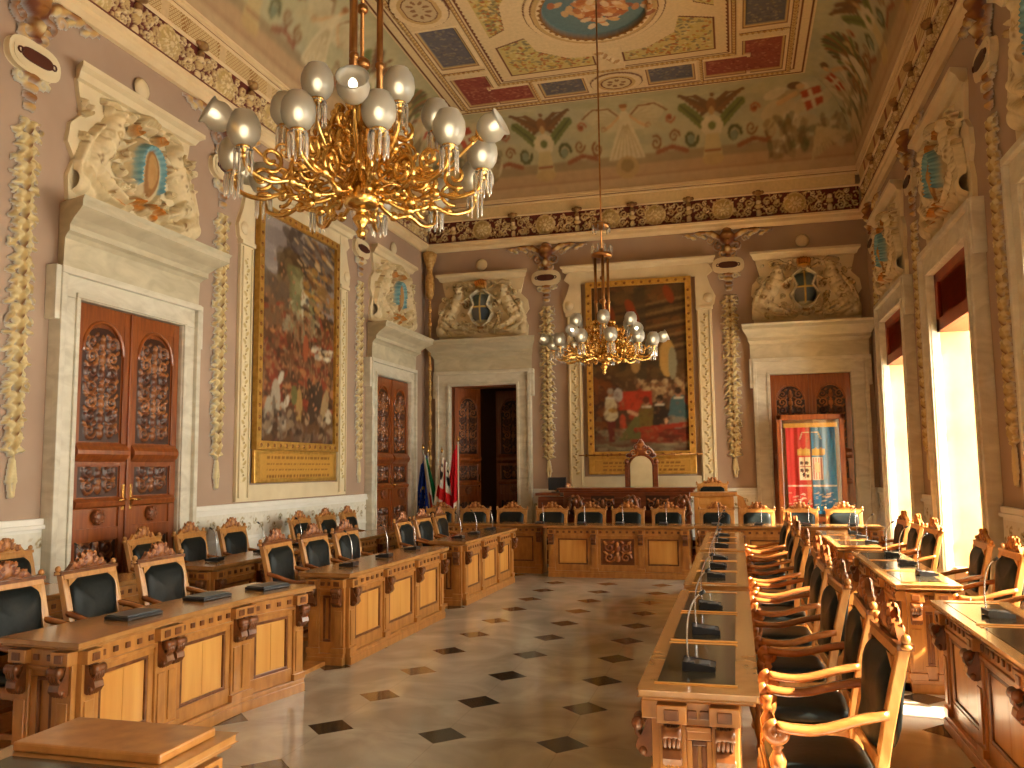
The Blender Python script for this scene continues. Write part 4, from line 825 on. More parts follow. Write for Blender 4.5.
# ------------------------------------------------------------------ desks
def corbel_mesh():
    m = MB(); S = [(-.012, -.01), (-.05, .0), (-.075, .03), (-.07, .06), (-.045, .085), (-.03, .12), (-.03, .17)]
    m.prism([(.0, 0), (-.02, -.01), (-.055, .0), (-.082, .035), (-.074, .07), (-.05, .1), (-.03, .14), (-.022, .18), (0, .18)][::-1], -.045, .045, 'x')
    for x in (-.033, -.011, .011, .033): m.tube([(x, a-.006, -b+.16) for a, b in S], [.008, .011, .013, .012, .011, .009, .007], 6)
    for z, y_, r in ((.148, -.070, .034), (.02, -.045, .022)):
        m.lathe([(.001, -.05), (r, -.048), (r*.8, -.02), (r*.8, .02), (r, .048), (.001, .05)], (0, 0, 0), 12); k = 12*6; m.v[-k:] = [(q[2], y_+q[0]*.9, z+q[1]) for q in m.v[-k:]]
    return m
def _corbel():
    m = corbel_mesh(); m.v = [(x, y, .18-z if False else z) for x, y, z in m.v]; return m
CORB = None
def corbel(t, o, n):
    global CORB
    if CORB is None: CORB = _corbel().build('corbel', W_CARVE, t)
    c = CORB if CORB.parent is t and not CORB.get('placed') else CORB.copy()
    if c is not CORB: SC.collection.objects.link(c)
    CORB['placed'] = 1; c.parent = t; c.location = (o[0], o[1], .525); c.scale = (.82, .85, .88); c.rotation_euler = (0, 0, math.atan2(n[1], n[0])+PI/2); return c
HD = .82
def face(t, B, P, Q, n, fields, narrow=False, centre=None):
    """one panelled desk side from P to Q (front on the right-hand side of P->Q), n bays, into the shared builders B"""
    P = Vector((*P, 0)); Q = Vector((*Q, 0)); u = (Q-P); L = u.length; u.normalize(); nn = Vector((u.y, -u.x, 0))
    for b in B.values(): b.frame(P, u, nn)
    pw = .055; step = L/n
    for i in range(n+1):
        x = min(max(i*step, pw), L-pw); B['rail'].box(x-pw, x+pw, 0, .035, .10, .70); B['rail'].box(x-.036, x+.036, .035, .045, .17, .48)
        B['rail'].box(x-pw-.008, x+pw+.008, 0, .075, .685, .76); B['rail'].box(x-pw-.01, x+pw+.01, 0, .055, .10, .15)
        B['carve'].box(x-.03, x+.03, .075, .083, .70, .745)
        corbel(t, P+u*x+nn*.037, nn)
    for i in range(n):
        a, b = i*step+pw*(2 if i == 0 else 1), (i+1)*step-pw*(2 if i == n-1 else 1)
        B['rail'].box(a, b, 0, .03, .66, .765); B['rail'].box(a, b, 0, .022, .10, .20); B['rail'].box(a, b, 0, .045, .65, .672)
        st = min(.05, (b-a)*.22); B['rail'].box(a, a+st, 0, .02, .2, .61); B['rail'].box(b-st, b, 0, .02, .2, .61); B['rail'].box(a, b, 0, .02, .61, .66)
        k = max(2, int((b-a)/.095))
        for j in range(k): x = a+(b-a)*(j+.5)/k; B['carve'].box(x-.02, x+.02, .03, .042, .70, .735)
        m = MB(); m.frame(P, u, nn); a2, b2 = a+st, b-st
        for x0, x1 in ((a2, b2),): 
            m.box(x0, x1, -.002, .004, .2, .61)
        for x0, x1, z0, z1 in ((a2, b2, .2, .222), (a2, b2, .588, .61), (a2, a2+.022, .222, .588), (b2-.022, b2, .222, .588)): B['carve'].box(x0, x1, .004, .018, z0, z1)
        if b2-a2 > .3: h = (a2+b2)/2; m.box(a2+.03, h-.001, .004, .009, .23, .58); m.box(h+.001, b2-.03, .004, .009, .23, .58)
        if centre is None or i != centre: m.build('panel', fields, t, .003)
    B['rail'].box(0, L, 0, .05, 0, .10); B['rail'].box(0, L, 0, .06, 0, .07)
    for b in B.values(): b.T = None
class Dark:
    """adds boxes of the darker carved wood to a shared builder"""
    def __init__(s, m): s.m = m
    def box(s, *a): s.m.cur = 1; s.m.box(*a); s.m.cur = 0
    def frame(s, *a): pass
def offset(P, d):
    """grow a convex polygon outwards (anticlockwise)"""
    n = len(P); out = []
    for i in range(n):
        a, b, c = Vector(P[i-1]), Vector(P[i]), Vector(P[(i+1) % n]); u = (b-a).normalized(); v = (c-b).normalized()
        na, nb = Vector((u.y, -u.x)), Vector((v.y, -v.x)); k = na+nb; out.append(tuple(b+k*(d/max(.3, (k.dot(na))))))
    return out
def desk(label, front, D=.55, loc=None, group=None, seats=3, ends=(1, 1), inl=False, raised=None, bays=None, name='council_desk', fields=None, H=None):
    """front: plan polyline of the panelled side, room side on its right-hand"""
    o = Vector((*front[0], 0)); F = [Vector((x, y, 0))-o for x, y in front]; t = thing(name, label, 'desk', o, 0, group)
    a, b = F[0], F[-1]; u = (b-a).normalized(); nn = Vector((u.y, -u.x, 0)); back = [b-nn*D, a-nn*D]
    poly = [(p.x, p.y) for p in F]+[(p.x, p.y) for p in back]                                  # clockwise seen from the front: front on the right
    rev = poly[::-1] if sum(poly[i-1][0]*poly[i][1]-poly[i][0]*poly[i-1][1] for i in range(len(poly))) < 0 else poly
    m = MB(); m.prism(rev, 0.002, .77, 'z'); m.build('carcass', W_RAIL, t)
    rail = MB(); B = {'rail': rail, 'carve': Dark(rail)}
    for i in range(len(F)-1): face(t, B, F[i][:2], F[i+1][:2], (bays or [1]*(len(F)-1))[i] if len(F) > 2 or bays else seats, fields or W_HONEY)
    if ends[0]: face(t, B, back[1][:2], F[0][:2], 1, fields or W_RAIL)
    if ends[1]: face(t, B, F[-1][:2], back[0][:2], 1, fields or W_RAIL)
    rail.build('frame', [W_RAIL, W_CARVE], t, .004)
    m = MB(); m.prism(offset(rev, .065), .775, .79, 'z'); m.prism(offset(rev, .08), .79, HD, 'z'); top = m.build('desktop', W_TOP, t, .006)
    if inl:
        m = MB(); n = seats; L = (b-a).length; m.frame((0, 0, 0), u, nn)
        for i in range(n):
            x0 = L*i/n+.05; x1 = L*(i+1)/n-.05
            if raised == 'end' and i == n-1: x1 -= .26
            m.box(x0, x1, -D+.01, .012, HD-.002, HD+.003)
        m.T = None; m.build('glass_inlay', INLAY, t, .001)
        for i in range(n):
            x0 = L*i/n+.05; x1 = L*(i+1)/n-.05
            for xa in ([x0-.02] if raised and i == n-1 else [x0-.02, x1]): m = MB(); m.frame((0, 0, 0), u, nn); m.box(xa, xa+.02, -D, .022, HD, HD+.006); m.build('inlay_rim', W_HONEY, t)
    if raised:
        m = MB(); m.frame((0, 0, 0), u, nn); L = (b-a).length; m.box(L-.27, L+.03, -D-.03, .03, HD, HD+.032); m.T = None; m.build('raised_panel', W_RAIL, t, .008)
    return t
XF = -3.45
GL = 'front desks on the left'
DESK1 = [(-3.45, 6.24), (-3.60, 5.58), (-3.63, 4.78), (-3.60, 4.02)]
desk('nearest front left desk with three curved panels and closed black cases on top', DESK1[::-1], .42, group=GL)
desk('middle front left desk, behind the nearest one, three panels and tall gooseneck microphones', [(XF-.03, 7.12), (XF, 9.58)], .36, group=GL)
desk('far front left desk ending near the back wall desk', [(XF-.02, 10.45), (XF+.03, 12.7)], .36, group=GL)
GB = 'second row desks along the left wall'
XS = -5.08
desk('second row left desk nearest the camera, half hidden behind carved chairs', [(XS-.15, 4.3), (XS-.12, 6.62)], .34, group=GB, fields=W_RAIL)
desk('second row left desk in the middle, before the battle painting', [(XS, 7.40), (XS, 9.8)], .34, group=GB, fields=W_RAIL)
desk('second row left desk at the far end before the far left door', [(XS, 10.6), (XS, 12.9)], .34, group=GB, fields=W_RAIL)
GR_ = 'desks of the inner right row'
for y0, y1, l in ((3.72, 6.5, 'inner right desk nearest the camera with three smoked glass insets'), (6.92, 9.4, 'inner right desk in the middle of its row with glass insets'), (9.78, 12.2, 'inner right desk farthest back, next to the back wall desk')):
    desk(l, [(-.355, y1), (-.355, y0)], .325, group=GR_, inl=True)
GO = 'desks of the outer right row'
for x0, y0, y1, l in ((1.33, 3.7, 6.32, 'outer right desk nearest the camera at the right edge'), (1.24, 7.24, 9.7, 'outer right desk in the middle, its dark side panel facing the camera'), (1.15, 10.35, 12.75, 'outer right desk farthest back with a sunlit top')):
    desk(l, [(x0, y1), (x0, y0)], .31, group=GO, inl=True)
desk('desk in the lower left corner with a raised wooden panel on its top', [(-1.84, .4), (-1.84, 2.66)], .52, inl=True, raised='end')
BY = 13.5
t = desk('long honey desk across the back with a carved middle panel', [(-3.0, BY), (-.76, BY)], .5, bays=None, seats=3, ends=(0, 0), name='back_desk')
put_carving('deskc', t, 1.12, .21, .50, .39, False, -.012)
desk('right wing of the back desk, in front of the banner', [(-.60, BY+.1), (2.0, BY+.1)], .45, seats=4, ends=(0, 1), name='back_desk')
desk('shadowed left wing of the back desk, below the flags', [(-5.6, BY+.36), (-3.18, BY+.36)], .3, seats=3, ends=(1, 0), name='back_desk', fields=W_RAIL)
m = MB(); m.box(XL+.06, XF-.2, 3.2, 13.2, 0, .035); m.build('x', W_RAIL); o = bpy.data.objects['x']; o.name = 'wooden_floor_platform'; sgn(o, kind='structure'); o.name = 'floor_platform'
# ------------------------------------------------------------------ chairs in place
PZ = .036
for i, (x, y) in enumerate(((-4.30, 4.50), (-4.32, 5.26), (-4.27, 5.98), (-4.11, 7.52), (-4.11, 8.26), (-4.11, 9.02), (-4.11, 10.78), (-4.11, 11.50), (-4.11, 12.24))):
    chair(x, y, PI/2+RNG.uniform(-.06, .06), '%s armchair from the near end behind the front left desks' % ORD[i], 'armchairs behind the front left desks', 'carved', PZ)
for i, (x, y) in enumerate(((-5.93, 6.1), (-5.74, 7.64), (-5.74, 8.42), (-5.74, 9.24), (-5.74, 10.9), (-5.74, 11.7), (-5.74, 12.45))):
    chair(x, y, PI/2+RNG.uniform(-.06, .06), '%s armchair from the near end in the row against the left wall' % ORD[i], 'armchairs against the left wall', 'plain', PZ)
for i, y in enumerate((4.05, 4.92, 5.80, 6.85, 7.75, 8.65, 9.8, 10.7, 11.5)):
    chair(.30+.02*math.sin(i*2), y, -PI/2+RNG.uniform(-.05, .05), '%s black leather armchair from the camera along the inner right desks' % ORD[i], 'armchairs at the inner right desks', 'carved')
for i, (x, y) in enumerate(((1.92, 7.05), (1.87, 7.88), (1.87, 8.78), (1.80, 10.45), (1.78, 11.25), (1.76, 12.0))):
    chair(x, y, -PI/2+RNG.uniform(-.08, .08), '%s armchair from the camera in the row along the window wall' % ORD[i], 'armchairs by the windows', 'plain')
for i, x in enumerate((-5.33, -4.66, -3.96, -3.22, -2.53, -1.86, -1.17, -.36, .30, .99, 1.67)):
    chair(x, 14.50, 0, '%s armchair from the left behind the long back desk' % ORD[i], 'armchairs behind the back desk', 'plain')
# ------------------------------------------------------------------ the president's dais
m = MB(); m.box(-3.9, .1, 15.3, 16.75, 0, .3); m.box(-1.0, .1, 15.85, 16.6, .3, .4); sgn(m.build('floor_dais', W_DAIS), kind='structure')
def dais_desk():
    t = thing('president_desk', 'high dark mahogany presidential desk with carved consoles, under the council painting', 'desk', (-1.95, 15.12, 0))
    m = MB(); m.box(-1.12, 1.14, 0, .45, .0, 1.30); m.box(-1.62, -1.12, .1, .5, 0, 1.22); m.box(-1.62, -1.12, .07, .1, 1.0, 1.18); m.box(-1.15, 1.17, -.03, .0, 0, .2)
    for x in (-.75, 0, .75): m.box(x-.28, x+.28, -.02, 0, .95, 1.2)
    m.build('carcass', W_DAIS, t, .01)
    m = MB(); m.box(-1.18, 1.2, -.08, .5, 1.30, 1.34); m.box(-1.22, 1.24, -.12, .52, 1.34, 1.38); m.box(-1.66, -1.19, .03, .52, 1.24, 1.29); m.build('desktop', W_DAIS, t, .01)
    for x in (-.88, .12, 1.02):
        m = MB()
        for s in (-1, 1):
            m.tube([(x+s*.02+s*.09*math.sin(a*.8), -.10-.05*math.sin(a), 1.24-.09*a) for a in np.linspace(0, 5, 14)], [.03, .035, .04, .035, .03, .035, .04, .035, .03, .03, .025, .025, .02, .015], 8)
            m.tube([(x+s*(.10+.05*math.cos(a)*(1-a/10)), -.12, 1.17+.05*math.sin(a)*(1-a/10)) for a in np.linspace(0, 8, 18)], .016, 6)
            for k in range(5): m.ball((x+s*(.05+.02*k), -.15, 1.22-.07*k), .035, 1, .8, 1.1, 7, 5)
        m.ball((x, -.16, 1.14), .05, 1, .9, 1.2, 10, 7); m.build('carved_console', W_CARVE, t)
    put_carving('daisc', t, -.4, .98, .42, .26, False, -.022); put_carving('daisc', t, .58, .98, .42, .26, False, -.022)
    return t
dais_desk()
def lectern():
    t = thing('side_lectern', 'honey wooden side desk on the dais, right of the dark president desk', 'desk', (-.41, 15.25, 0))
    m = MB(); m.box(-.34, .34, 0, .5, 0, 1.22); m.box(-.36, .36, -.03, 0, 0, .2); m.box(-.34, -.26, -.02, 0, .2, 1.2); m.box(.26, .34, -.02, 0, .2, 1.2); m.box(-.26, .26, -.02, 0, 1.08, 1.2); m.build('carcass', W_HONEY, t, .006)
    m = MB(); m.box(-.40, .40, -.06, .52, 1.22, 1.29); m.build('desktop', W_RAIL, t, .01); return t
lectern()
m = MB(); t = thing('scroll_bracket', 'small carved scroll end on the dais just right of the side lectern', 'bracket', (.10, 15.1, 0))
m.prism([(-.1, 0), (.22, 0), (.2, .75), (.16, .9), (.06, 1.0), (-.02, 1.2), (-.1, 1.24)], 0, .06); m.build('scroll', W_RAIL, t, .01)
chair(-.46, 16.1, 0, 'armchair standing on the dais behind the side lectern', None, 'plain', .40)
chair(-3.0, 16.2, .9, 'armchair on the dais turned sideways behind the black monitor', None, 'plain', .30)
def throne():
    t = thing('president_chair', 'high arched president chair with beige back and dark carved frame', 'chair', (-1.77, 16.05, .3))
    m = MB(); m.box(-.32, .32, -.3, .28, .30, .42); m.build('seat_frame', W_DAIS, t, .01); m = MB(); m.box(-.29, .29, -.28, .22, .42, .50); m.build('seat', BEIGE, t, .03)
    P = [(-.19, .62)]+[(.19*math.cos(a), 1.45+.19*math.sin(a)) for a in np.linspace(PI, 0, 13)]+[(.19, .62)]
    m = MB(); m.prism(P, .17, .25); m.build('back_cushion', BEIGE, t, .02)
    m = MB(); A = [(-.235, .5)]+[(.235*math.cos(a), 1.45+.235*math.sin(a)) for a in np.linspace(PI, 0, 15)]+[(.235, .5)]
    m.tube([(x, .22, z) for x, z in A], .032, 8)
    for s in (-1, 1): m.box(s*.28-.035, s*.28+.035, .18, .26, 0, 1.5); m.ball((s*.28, .22, 1.55), .05, 1, 1, 1.2, 8, 6)
    m.build('back_frame', W_DAIS, t, .004)
    c = Cv(-.3, .3, 0, .36, .012); K = [C(130,64,28), C(170,104,46), C(96,42,20)]
    c.ell(0, .12, .12, .10, K[0], .04); c.ell(0, .24, .07, .09, K[1], .04); c.ell(0, .31, .03, .045, K[0], .04)
    for s in (-1, 1): c.spiral(s*.14, .10, .08, 1.3, K[1], .022, .04, s); c.spiral(s*.08, .2, .06, 1.3, K[0], .018, .04, -s); c.ell(s*.22, .05, .06, .04, K[2], .03)
    c.build('carved_crown', CARVE_A, t, lambda X, Y, H: (X, .20-H, Y+1.62)); m = MB(); m.prism([(-.2, 1.62), (.2, 1.62), (.1, 1.8), (0, 1.92), (-.1, 1.8)], .2, .25); m.build('crown_board', W_DAIS, t)
    for s in (-1, 1):
        m = MB(); m.tube([(s*.3, .2, .82), (s*.31, 0, .80), (s*.31, -.24, .80), (s*.31, -.28, .76)], .03, 8); m.box(s*.31-.025, s*.31+.025, -.25, -.20, .40, .8); m.build('armrest', W_DAIS, t)
        m = MB(); m.box(s*.29-.03, s*.29+.03, -.29, -.23, 0, .3); m.build('leg', W_DAIS, t, .006)
throne()
t = thing('monitor', 'black computer monitor on the left end of the president desk', 'monitor', (-3.24, 15.40, 1.292))
m = MB(); m.box(-.17, .17, -.02, .02, .04, .28); m.build('screen', PLASTIC, t, .006); m = MB(); m.box(-.1, .1, -.07, .07, 0, .015); m.box(-.02, .02, 0, .03, .01, .1); m.build('stand', PLASTIC, t)
m = MB(); m.box(-.155, .155, -.0215, -.0205, .055, .265); m.build('display', BLUESCR, t)
# ------------------------------------------------------------------ the banner in its glazed case
def banner():
    t = thing('banner_case', 'red and blue city banner in a red-brown glazed case before the back right door', 'banner', (1.33, 16.35, 0))
    m = MB()
    for s in (-1, 1): m.box(*sorted((s*.50, s*.59)), -.05, .12, 0, 2.68)
    m.box(-.59, .59, -.05, .12, 2.58, 2.68); m.box(-.5, .5, -.04, .1, .72, .82); m.build('case_frame', W_DOOR, t, .01)
    m = MB(); m.box(-.5, .5, .09, .11, .82, 2.58); m.build('back_board', mat('tan_board', C(150,108,62), .7), t)
    m = MB(); m.box(-.47, .47, 0, .01, 2.44, 2.52); m.build('gold_fringe_rail', GOLDP, t)
    for s, col in ((-1, C(198,56,52)), (1, C(58,126,172))):
        c = Cv(0, .42, 0, 1.62, .015, col, 0); c.h[:] = .022*np.sin(c.X*34+.8*np.sin(c.Y*2))*(1-.3*c.Y/1.62)+.01*np.sin(c.X*61+2)
        X0 = -.43 if s < 0 else .01; lo = C(226,206,170)
        if s < 0: c.rect(.42-.20, .42, .62, 1.05, C(226,214,186))
        else: c.rect(0, .19, .62, 1.05, C(226,206,190)); 
        if s < 0:
            for x, y in ((.26, .94), (.35, .94), (.26, .80), (.35, .80), (.30, .72), (.36, .70)): c.ell(x, y, .03, .035, C(50,44,44)); c.ell(x+.01, y-.02, .015, .02, C(120,50,40))
            c.stroke([(.24, .87), (.41, .87)], .012, C(160,60,50)); c.stroke([(.315, .66), (.315, 1.03)], .012, C(160,60,50))
        else:
            for k in range(4): c.rect(.02+.045*k, .042+.045*k, .64, 1.03, C(190,80,70))
            c.ell(.09, .86, .05, .10, C(206,190,150))
        q = (lambda x: .42-x) if s < 0 else (lambda x: x)
        for k in range(5): c.ell(q(.03+.045*k), 1.14+.02*(k % 2), .03, .06, C(206,164,76))
        c.rect(min(q(0), q(.2)), max(q(0), q(.2)), 1.07, 1.11, C(196,150,66)); c.stroke([(q(.0), 1.5), (q(.13), 1.5), (q(.17), 1.38)], .014, C(206,190,150))
        c.rect(0, .42, .50, .53, C(214,200,180)); c.daubs(26, (0.02, .4, .05, .4), [lo, C(230,214,190)], .035, .01, .8, .2)
        c.build('red_half' if s < 0 else 'blue_half', CLOTH, t, lambda X, Y, H: (X+X0, .04-H, Y+.85), cull=False)
    m = MB(); m.box(-.5, .5, -.03, -.025, .82, 2.58); m.build('case_glass', WGLASS, t)
banner()
t = thing('exit_sign_box', 'small red and white box on the wall right of the banner', 'sign', (2.42, YB-.01, 0))
m = MB(); m.box(-.05, .05, -.06, 0, 1.80, 1.92); m.build('box', WHITEP, t, .004); m = MB(); m.box(-.035, .035, -.065, -.06, 1.82, 1.90); m.build('red_face', REDP, t)
# ------------------------------------------------------------------ flags
def flag(label, x, y, lean, col_fn, h=1.9, w_=.42, z=.0, dx=0):
    t = thing('flag', label, 'flag', (x, y, z)); m = MB(); m.tube([(0, 0, .0), (lean*h, 0, h)], .016, 7); m.build('flagpole', mat('pole_white', C(220,210,190), .4) if 'pole_white' not in bpy.data.materials else bpy.data.materials['pole_white'], t)
    m = MB(); m.lathe([(.001, 0), (.02, .01), (.03, .05), (.012, .09), (.001, .13)], (lean*h, 0, h), 8); m.build('finial', GOLD, t)
    m = MB(); m.lathe([(.14, 0), (.14, .03), (.04, .06), (.025, .2), (.001, .21)], (0, 0, 0), 12); m.build('base', GOLD, t)
    c = Cv(0, 1, 0, 1, .02, (.5, .5, .5), 0); col_fn(c)
    def f(X, Y, H):
        z_ = h*(.30+.68*Y); s = np.sign(dx) if dx else 1; spread = (.30+.70*(1-Y))*w_
        return (lean*z_+s*(.015+X*spread), -.03+.05*np.sin(X*15+Y*2)*(.4+.6*(1-Y)), z_-.25*X*(1-Y*.2))
    c.build('cloth', CLOTH, t, f, cull=False); return t
def eu(c):
    c.col[:] = C(24,52,140)
    for k in range(12): a = k*PI/6; c.ell(.55+.22*math.cos(a), .45+.16*math.sin(a), .035, .028, C(226,196,60))
    c.ell(.45, .06, .10, .05, C(206,200,150))
def italy(c): c.col[:] = C(226,224,214); c.rect(0, .36, 0, 1.01, C(226,224,214)); c.rect(.36, 1.01, 0, 1.01, C(20,120,66)); c.rect(0, .3, 0, .45, C(200,40,40))
def moors(c):
    c.col[:] = C(226,220,208); c.rect(.40, .60, 0, 1.01, C(196,30,34)); c.rect(0, 1.01, .44, .60, C(196,30,34))
    for x, y in ((.2, .25), (.8, .25), (.2, .8), (.8, .8)): c.ell(x, y, .13, .12, C(26,24,26)); c.stroke([(x-.11, y+.04), (x+.11, y+.04)], .025, C(226,220,208))
def redf(c): c.col[:] = C(200,26,36); c.rect(0, .25, 0, .3, C(226,220,208))
flag('blue flag with gold stars, leftmost of the flags in the back left corner', -5.98, 16.25, -.07, eu, 2.08, .42, dx=-1)
flag('green and white flag next to the blue one in the back left corner', -5.86, 16.0, -.13, italy, 2.14, .36, dx=1)
flag('white flag with red cross and dark heads, before the dark doorway', -5.92, 15.6, .16, moors, 2.06, .50, dx=1)
flag('plain red flag with gilded finial, rightmost of the flags', -5.30, 15.75, .0, redf, 2.28, .30, dx=-1)
m = MB(); t = thing('wall_notice', 'small white paper notice on the wall between the flags', 'notice', (-6.16, YB-.012, 1.78)); m.box(-.06, .06, -.006, 0, -.1, .1); m.build('paper', WHITEP, t)
# ------------------------------------------------------------------ microphones
def make_mic():
    t = thing('gooseneck_microphone', '', 'microphone')
    m = MB(); m.prism([(-.07, 0), (.07, 0), (.07, .034), (-.07, .015)], -.065, .065, 'x'); m.build('base', PLASTIC, t, .004)
    m = MB(); m.box(-.05, .03, -.05, .0, .016, .028); m.box(-.05, -.02, .02, .05, .028, .036)
    m.build('control_pad', GREYP, t, .002)
    m = MB(); P = [(.045, .05, .02), (.045, .055, .12), (.045, .045, .22), (.045, .02, .29), (.045, -.01, .325)]; m.tube(crv(P), .0045, 6); m.build('gooseneck', CHROME, t)
    m = MB(); m.tube([(.045, -.01, .325), (.045, -.035, .34)], [.009, .01], 8); m.build('microphone_head', PLASTIC, t); return t
MIC = make_mic(); mic_used = [0]
def mic(x, y, rz, label, group):
    if not mic_used[0]:
        mic_used[0] = 1; MIC.location = (x, y, HD+.008); MIC.rotation_euler = (0, 0, rz); MIC['label'] = label; MIC['group'] = group; return MIC
    return dup(MIC, (x, y, HD+.008), rz, label, group)
for i, y in enumerate((4.05, 4.92, 5.78, 7.35, 8.08, 8.75, 10.15, 10.85, 11.6)):
    mic(-.20, y, PI/2+.1*math.sin(i), '%s microphone from the camera on the inner right desks' % ORD[i], 'microphones on the inner right desks')
for i, y in enumerate((5.78, 7.75, 8.6, 9.35, 10.7, 11.5, 12.2)):
    mic(1.50, y, PI/2+.1*math.sin(i+1), '%s microphone from the camera on the outer right desks' % ORD[i], 'microphones on the outer right desks')
for i, (x, y) in enumerate(((-3.66, 7.55), (-3.66, 8.4), (-3.66, 9.2), (-3.64, 10.8), (-3.64, 11.5), (-3.64, 12.3))):
    mic(x, y, -PI/2, '%s gooseneck microphone from the near end on the middle and far left desks' % ORD[i], 'microphones on the front left desks')
for i, y in enumerate((5.9, 7.75, 8.65, 9.5)):
    mic(XS-.2, y, -PI/2, '%s microphone from the near end on the desks along the left wall' % ORD[i], 'microphones on the second row left desks')
for i, x in enumerate((-3.2, -2.5, -1.87, -1.17, -.35, .30, 1.0, 1.67)):
    mic(x, BY+.26, 0, '%s microphone from the left on the long back desk' % ORD[i], 'microphones on the back desk')
first = None
for i, (x, y, l) in enumerate(((-3.80, 4.72, 'flat black microphone case nearest the camera on the nearest left desk'), (-3.80, 5.5, 'flat black microphone case in the middle of the nearest left desk'), (-3.64, 6.06, 'flat black microphone case at the far end of the nearest left desk'))):
    if i == 0:
        t = first = thing('microphone_case', l, 'case', (x, y, HD+.001), PI/2-.1, 'closed cases on the nearest left desk')
        m = MB(); m.box(-.15, .15, -.10, .10, 0, .022); m.build('case_body', PLASTIC, t, .006); m = MB(); m.box(-.14, .14, -.09, .09, .022, .032); m.build('case_lid', GREYP, t, .006)
    else: dup(first, (x, y, HD+.001), PI/2-.1*i, l)
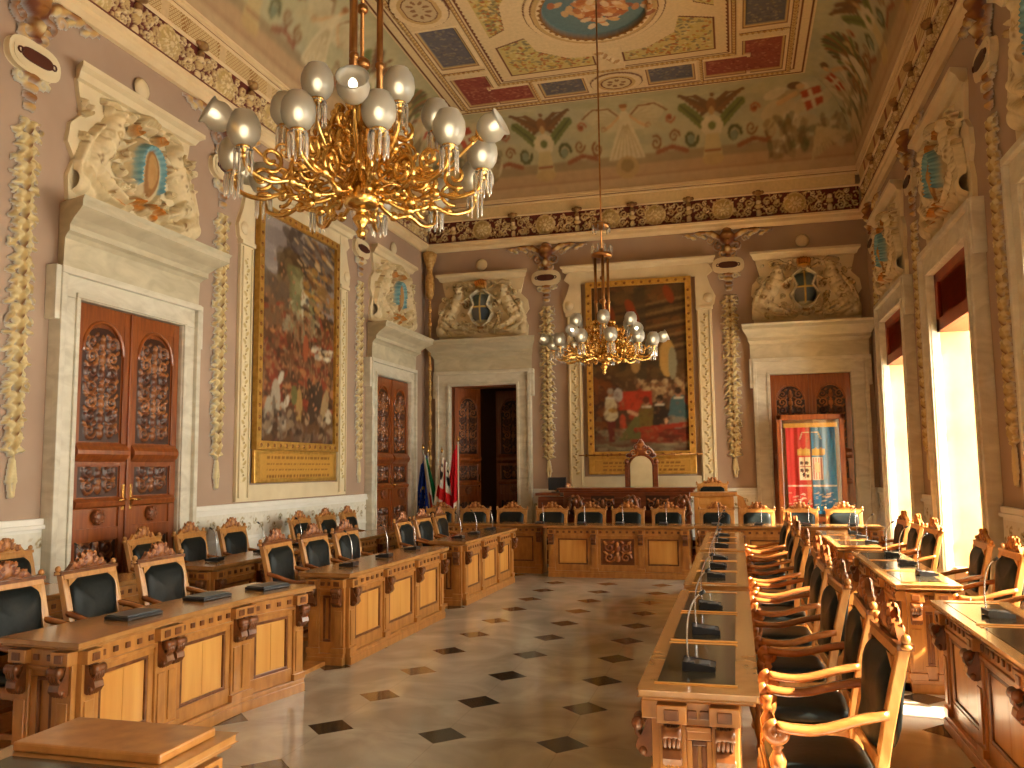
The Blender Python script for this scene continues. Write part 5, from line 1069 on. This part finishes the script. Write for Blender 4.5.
# ------------------------------------------------------------------ chandeliers
def chandelier(label, loc, rod_top):
    t = thing('chandelier', label, 'chandelier', loc)
    m = MB()                                             # gilded bowl and finial, origin at the ring of lamps
    m.lathe([(.001, -.40), (.018, -.385), (.03, -.36), (.015, -.34), (.035, -.31), (.05, -.285), (.03, -.26), (.028, -.24), (.05, -.225), (.09, -.215), (.105, -.18), (.10, -.135), (.07, -.10), (.04, -.06), (.035, .0), (.05, .03), (.035, .06), (.03, .20), (.05, .24), (.03, .28), (.03, .42)], (0, 0, 0), 20); m.build('bowl', GOLD, t)
    m = MB(); m.tube([(0, 0, .4), (0, 0, rod_top)], .012, 8); m.ball((0, 0, .95), .035, 1, 1, .9, 10, 6); m.ball((0, 0, .62), .05, 1, 1, .8, 10, 6); m.build('centre_rod', DARKG, t)
    m = MB()
    for k in range(3):
        a = k*2*PI/3+.5; m.tube([(.10*math.cos(a), .10*math.sin(a), .25), (.10*math.cos(a), .10*math.sin(a), 1.25)], .02, 8); m.ball((.10*math.cos(a), .10*math.sin(a), .62), .03, 1, 1, 1, 8, 5)
        m.tube([(.10*math.cos(a), .10*math.sin(a), 1.25), (.05*math.cos(a), .05*math.sin(a), 1.34), (0, 0, 1.36)], .012, 6)
    m.lathe([(.0, 1.22), (.14, 1.24), (.15, 1.28), (.05, 1.32), (.0, 1.36)], (0, 0, 0), 16); m.lathe([(.01, 1.62), (.10, 1.66), (.13, 1.70), (.05, 1.73), (.01, 1.75)], (0, 0, 0), 16)
    m.build('hanging_tubes', DARKG, t)
    m = MB()
    for k in range(9):
        a = k*2*PI/9; m.lathe([(.01, 0), (.012, -.02), (.008, -.11), (.001, -.13)], (.14*math.cos(a), .14*math.sin(a), 1.40), 5); m.lathe([(.008, 0), (.009, -.02), (.006, -.09), (.001, -.1)], (.12*math.cos(a), .12*math.sin(a), 1.68), 5)
    m.build('upper_crystals', CRYSTAL, t)
    def spir(m, cx, cz, r, turns, d, ph, rad, y=0):
        m.tube([(cx+r*(1-.8*i/26)*math.cos(ph+d*2*PI*turns*i/26), y, cz+r*(1-.8*i/26)*math.sin(ph+d*2*PI*turns*i/26)) for i in range(27)], rad, 6)
    def lamp(parent, x, z, tilt, k=1.0, small=False):
        """cup, frosted shade, bulb and crystals"""
        m = MB(); m.lathe([(.001, -.045), (.014, -.04), (.02, -.02), (.014, -.005), (.034, .01), (.038, .02), (.03, .024), (.001, .02)], (0, 0, 0), 12); c = m.build('cup', GOLD, parent)
        m = MB(); S = [(.028, .015), (.06, .035), (.08, .07), (.086, .105), (.082, .145), (.068, .178), (.052, .195), (.054, .20)] if not small else [(.024, .012), (.05, .03), (.068, .06), (.072, .09), (.06, .12), (.072, .14)]
        m.lathe([(r*k, z_*k) for r, z_ in S]+[((r-.004)*k, z_*k) for r, z_ in S[::-1]], (0, 0, 0), 16); g = m.build('frosted_shade', FROST, parent)
        m = MB(); m.ball((0, 0, .10*k), .022, 1, 1, 1.4, 8, 6); b_ = m.build('bulb', BULB, parent)
        for q in (c, g, b_): q.location = (x, 0, z); q.rotation_euler = (0, tilt, 0)
        if not small:
            m = MB()
            for j in range(8):
                a = j*PI/4; X, Y = .045*math.cos(a), .045*math.sin(a); m.lathe([(.001, .0), (.0085, -.012), (.0085, -.03), (.007, -.115), (.001, -.128)], (x+X, Y, z+.0), 4)
            m.lathe([(.03, .004), (.05, .0), (.05, .004), (.03, .008)], (x, 0, z), 12); m.build('crystal_prisms', CRYSTAL, parent)
    def arm(kind):
        m = MB()
        if kind == 0:
            m.tube(crv([(.05, 0, -.02), (.14, 0, -.15), (.28, 0, -.20), (.42, 0, -.16), (.54, 0, -.19), (.66, 0, -.15), (.69, 0, -.06)]), .0135, 8)
            spir(m, .34, -.085, .10, 1.5, 1, -PI/2, .015); spir(m, .54, -.07, .07, 1.3, -1, -1.2, .012); spir(m, .20, .06, .09, 1.5, -1, 1, .015); spir(m, .12, .22, .08, 1.3, 1, -1, .014); spir(m, .24, .20, .06, 1.3, -1, 1, .012)
            m.tube(crv([(.05, 0, .2), (.18, 0, .14), (.28, 0, .02), (.36, 0, -.06), (.46, 0, -.02)]), .009, 6)
            for x, z in ((.28, -.20), (.42, -.16), (.15, -.15), (.36, -.06), (.18, .16), (.27, .05), (.14, .32)): m.ball((x, 0, z), .03, 1.2, .9, 1, 7, 5)
            for x, z, a in ((.38, -.17, .5), (.24, -.08, 1.2), (.14, .07, .9), (.33, -.02, .2), (.52, -.17, .6)): m.ball((x, .012, z), .030, 1.5, .35, .5, 7, 5)
        elif kind == 1:
            m.tube(crv([(.05, 0, .06), (.14, 0, -.02), (.28, 0, -.02), (.38, 0, .06), (.42, 0, .14), (.42, 0, .20)]), .011, 7); spir(m, .24, .10, .075, 1.5, 1, -1, .009); spir(m, .12, .22, .06, 1.3, -1, 0, .008)
            for x, z in ((.26, 0), (.34, .08), (.14, -.02)): m.ball((x, 0, z), .019, 1.2, .9, 1, 7, 5)
        else:
            m.tube(crv([(.08, 0, -.10), (.22, 0, -.04), (.40, 0, -.10), (.56, 0, -.05), (.70, 0, .05)]), .009, 7); spir(m, .45, .0, .055, 1.4, 1, -1, .007); m.ball((.40, 0, -.10), .018, 1.2, 1, 1, 7, 5)
        o = m.build('arm', GOLD, t)
        if kind == 0: lamp(o, .69, -.06, 0)
        elif kind == 1: lamp(o, .42, .22, 0)
        else: lamp(o, .72, .07, 1.15, 1.1, True)
        return o
    def ring(kind, n, ph):
        o = arm(kind); o.rotation_euler = (0, 0, ph)
        for k in range(1, n):
            c = o.copy(); SC.collection.objects.link(c); c.parent = t; c.rotation_euler = (0, 0, ph+2*PI*k/n)
            for g in list(o.children): d = g.copy(); SC.collection.objects.link(d); d.parent = c
    ring(0, 11, .13); ring(1, 6, .39); ring(2, 6, .39+PI/6); return t
CH1 = chandelier('large near gilded chandelier with frosted glass shades, upper left', (-1.98, 4.2, 3.43), 5.5)
CH2 = dup(CH1, (-1.70, 11.3, 3.40), .3, 'smaller looking far chandelier hanging before the council painting')
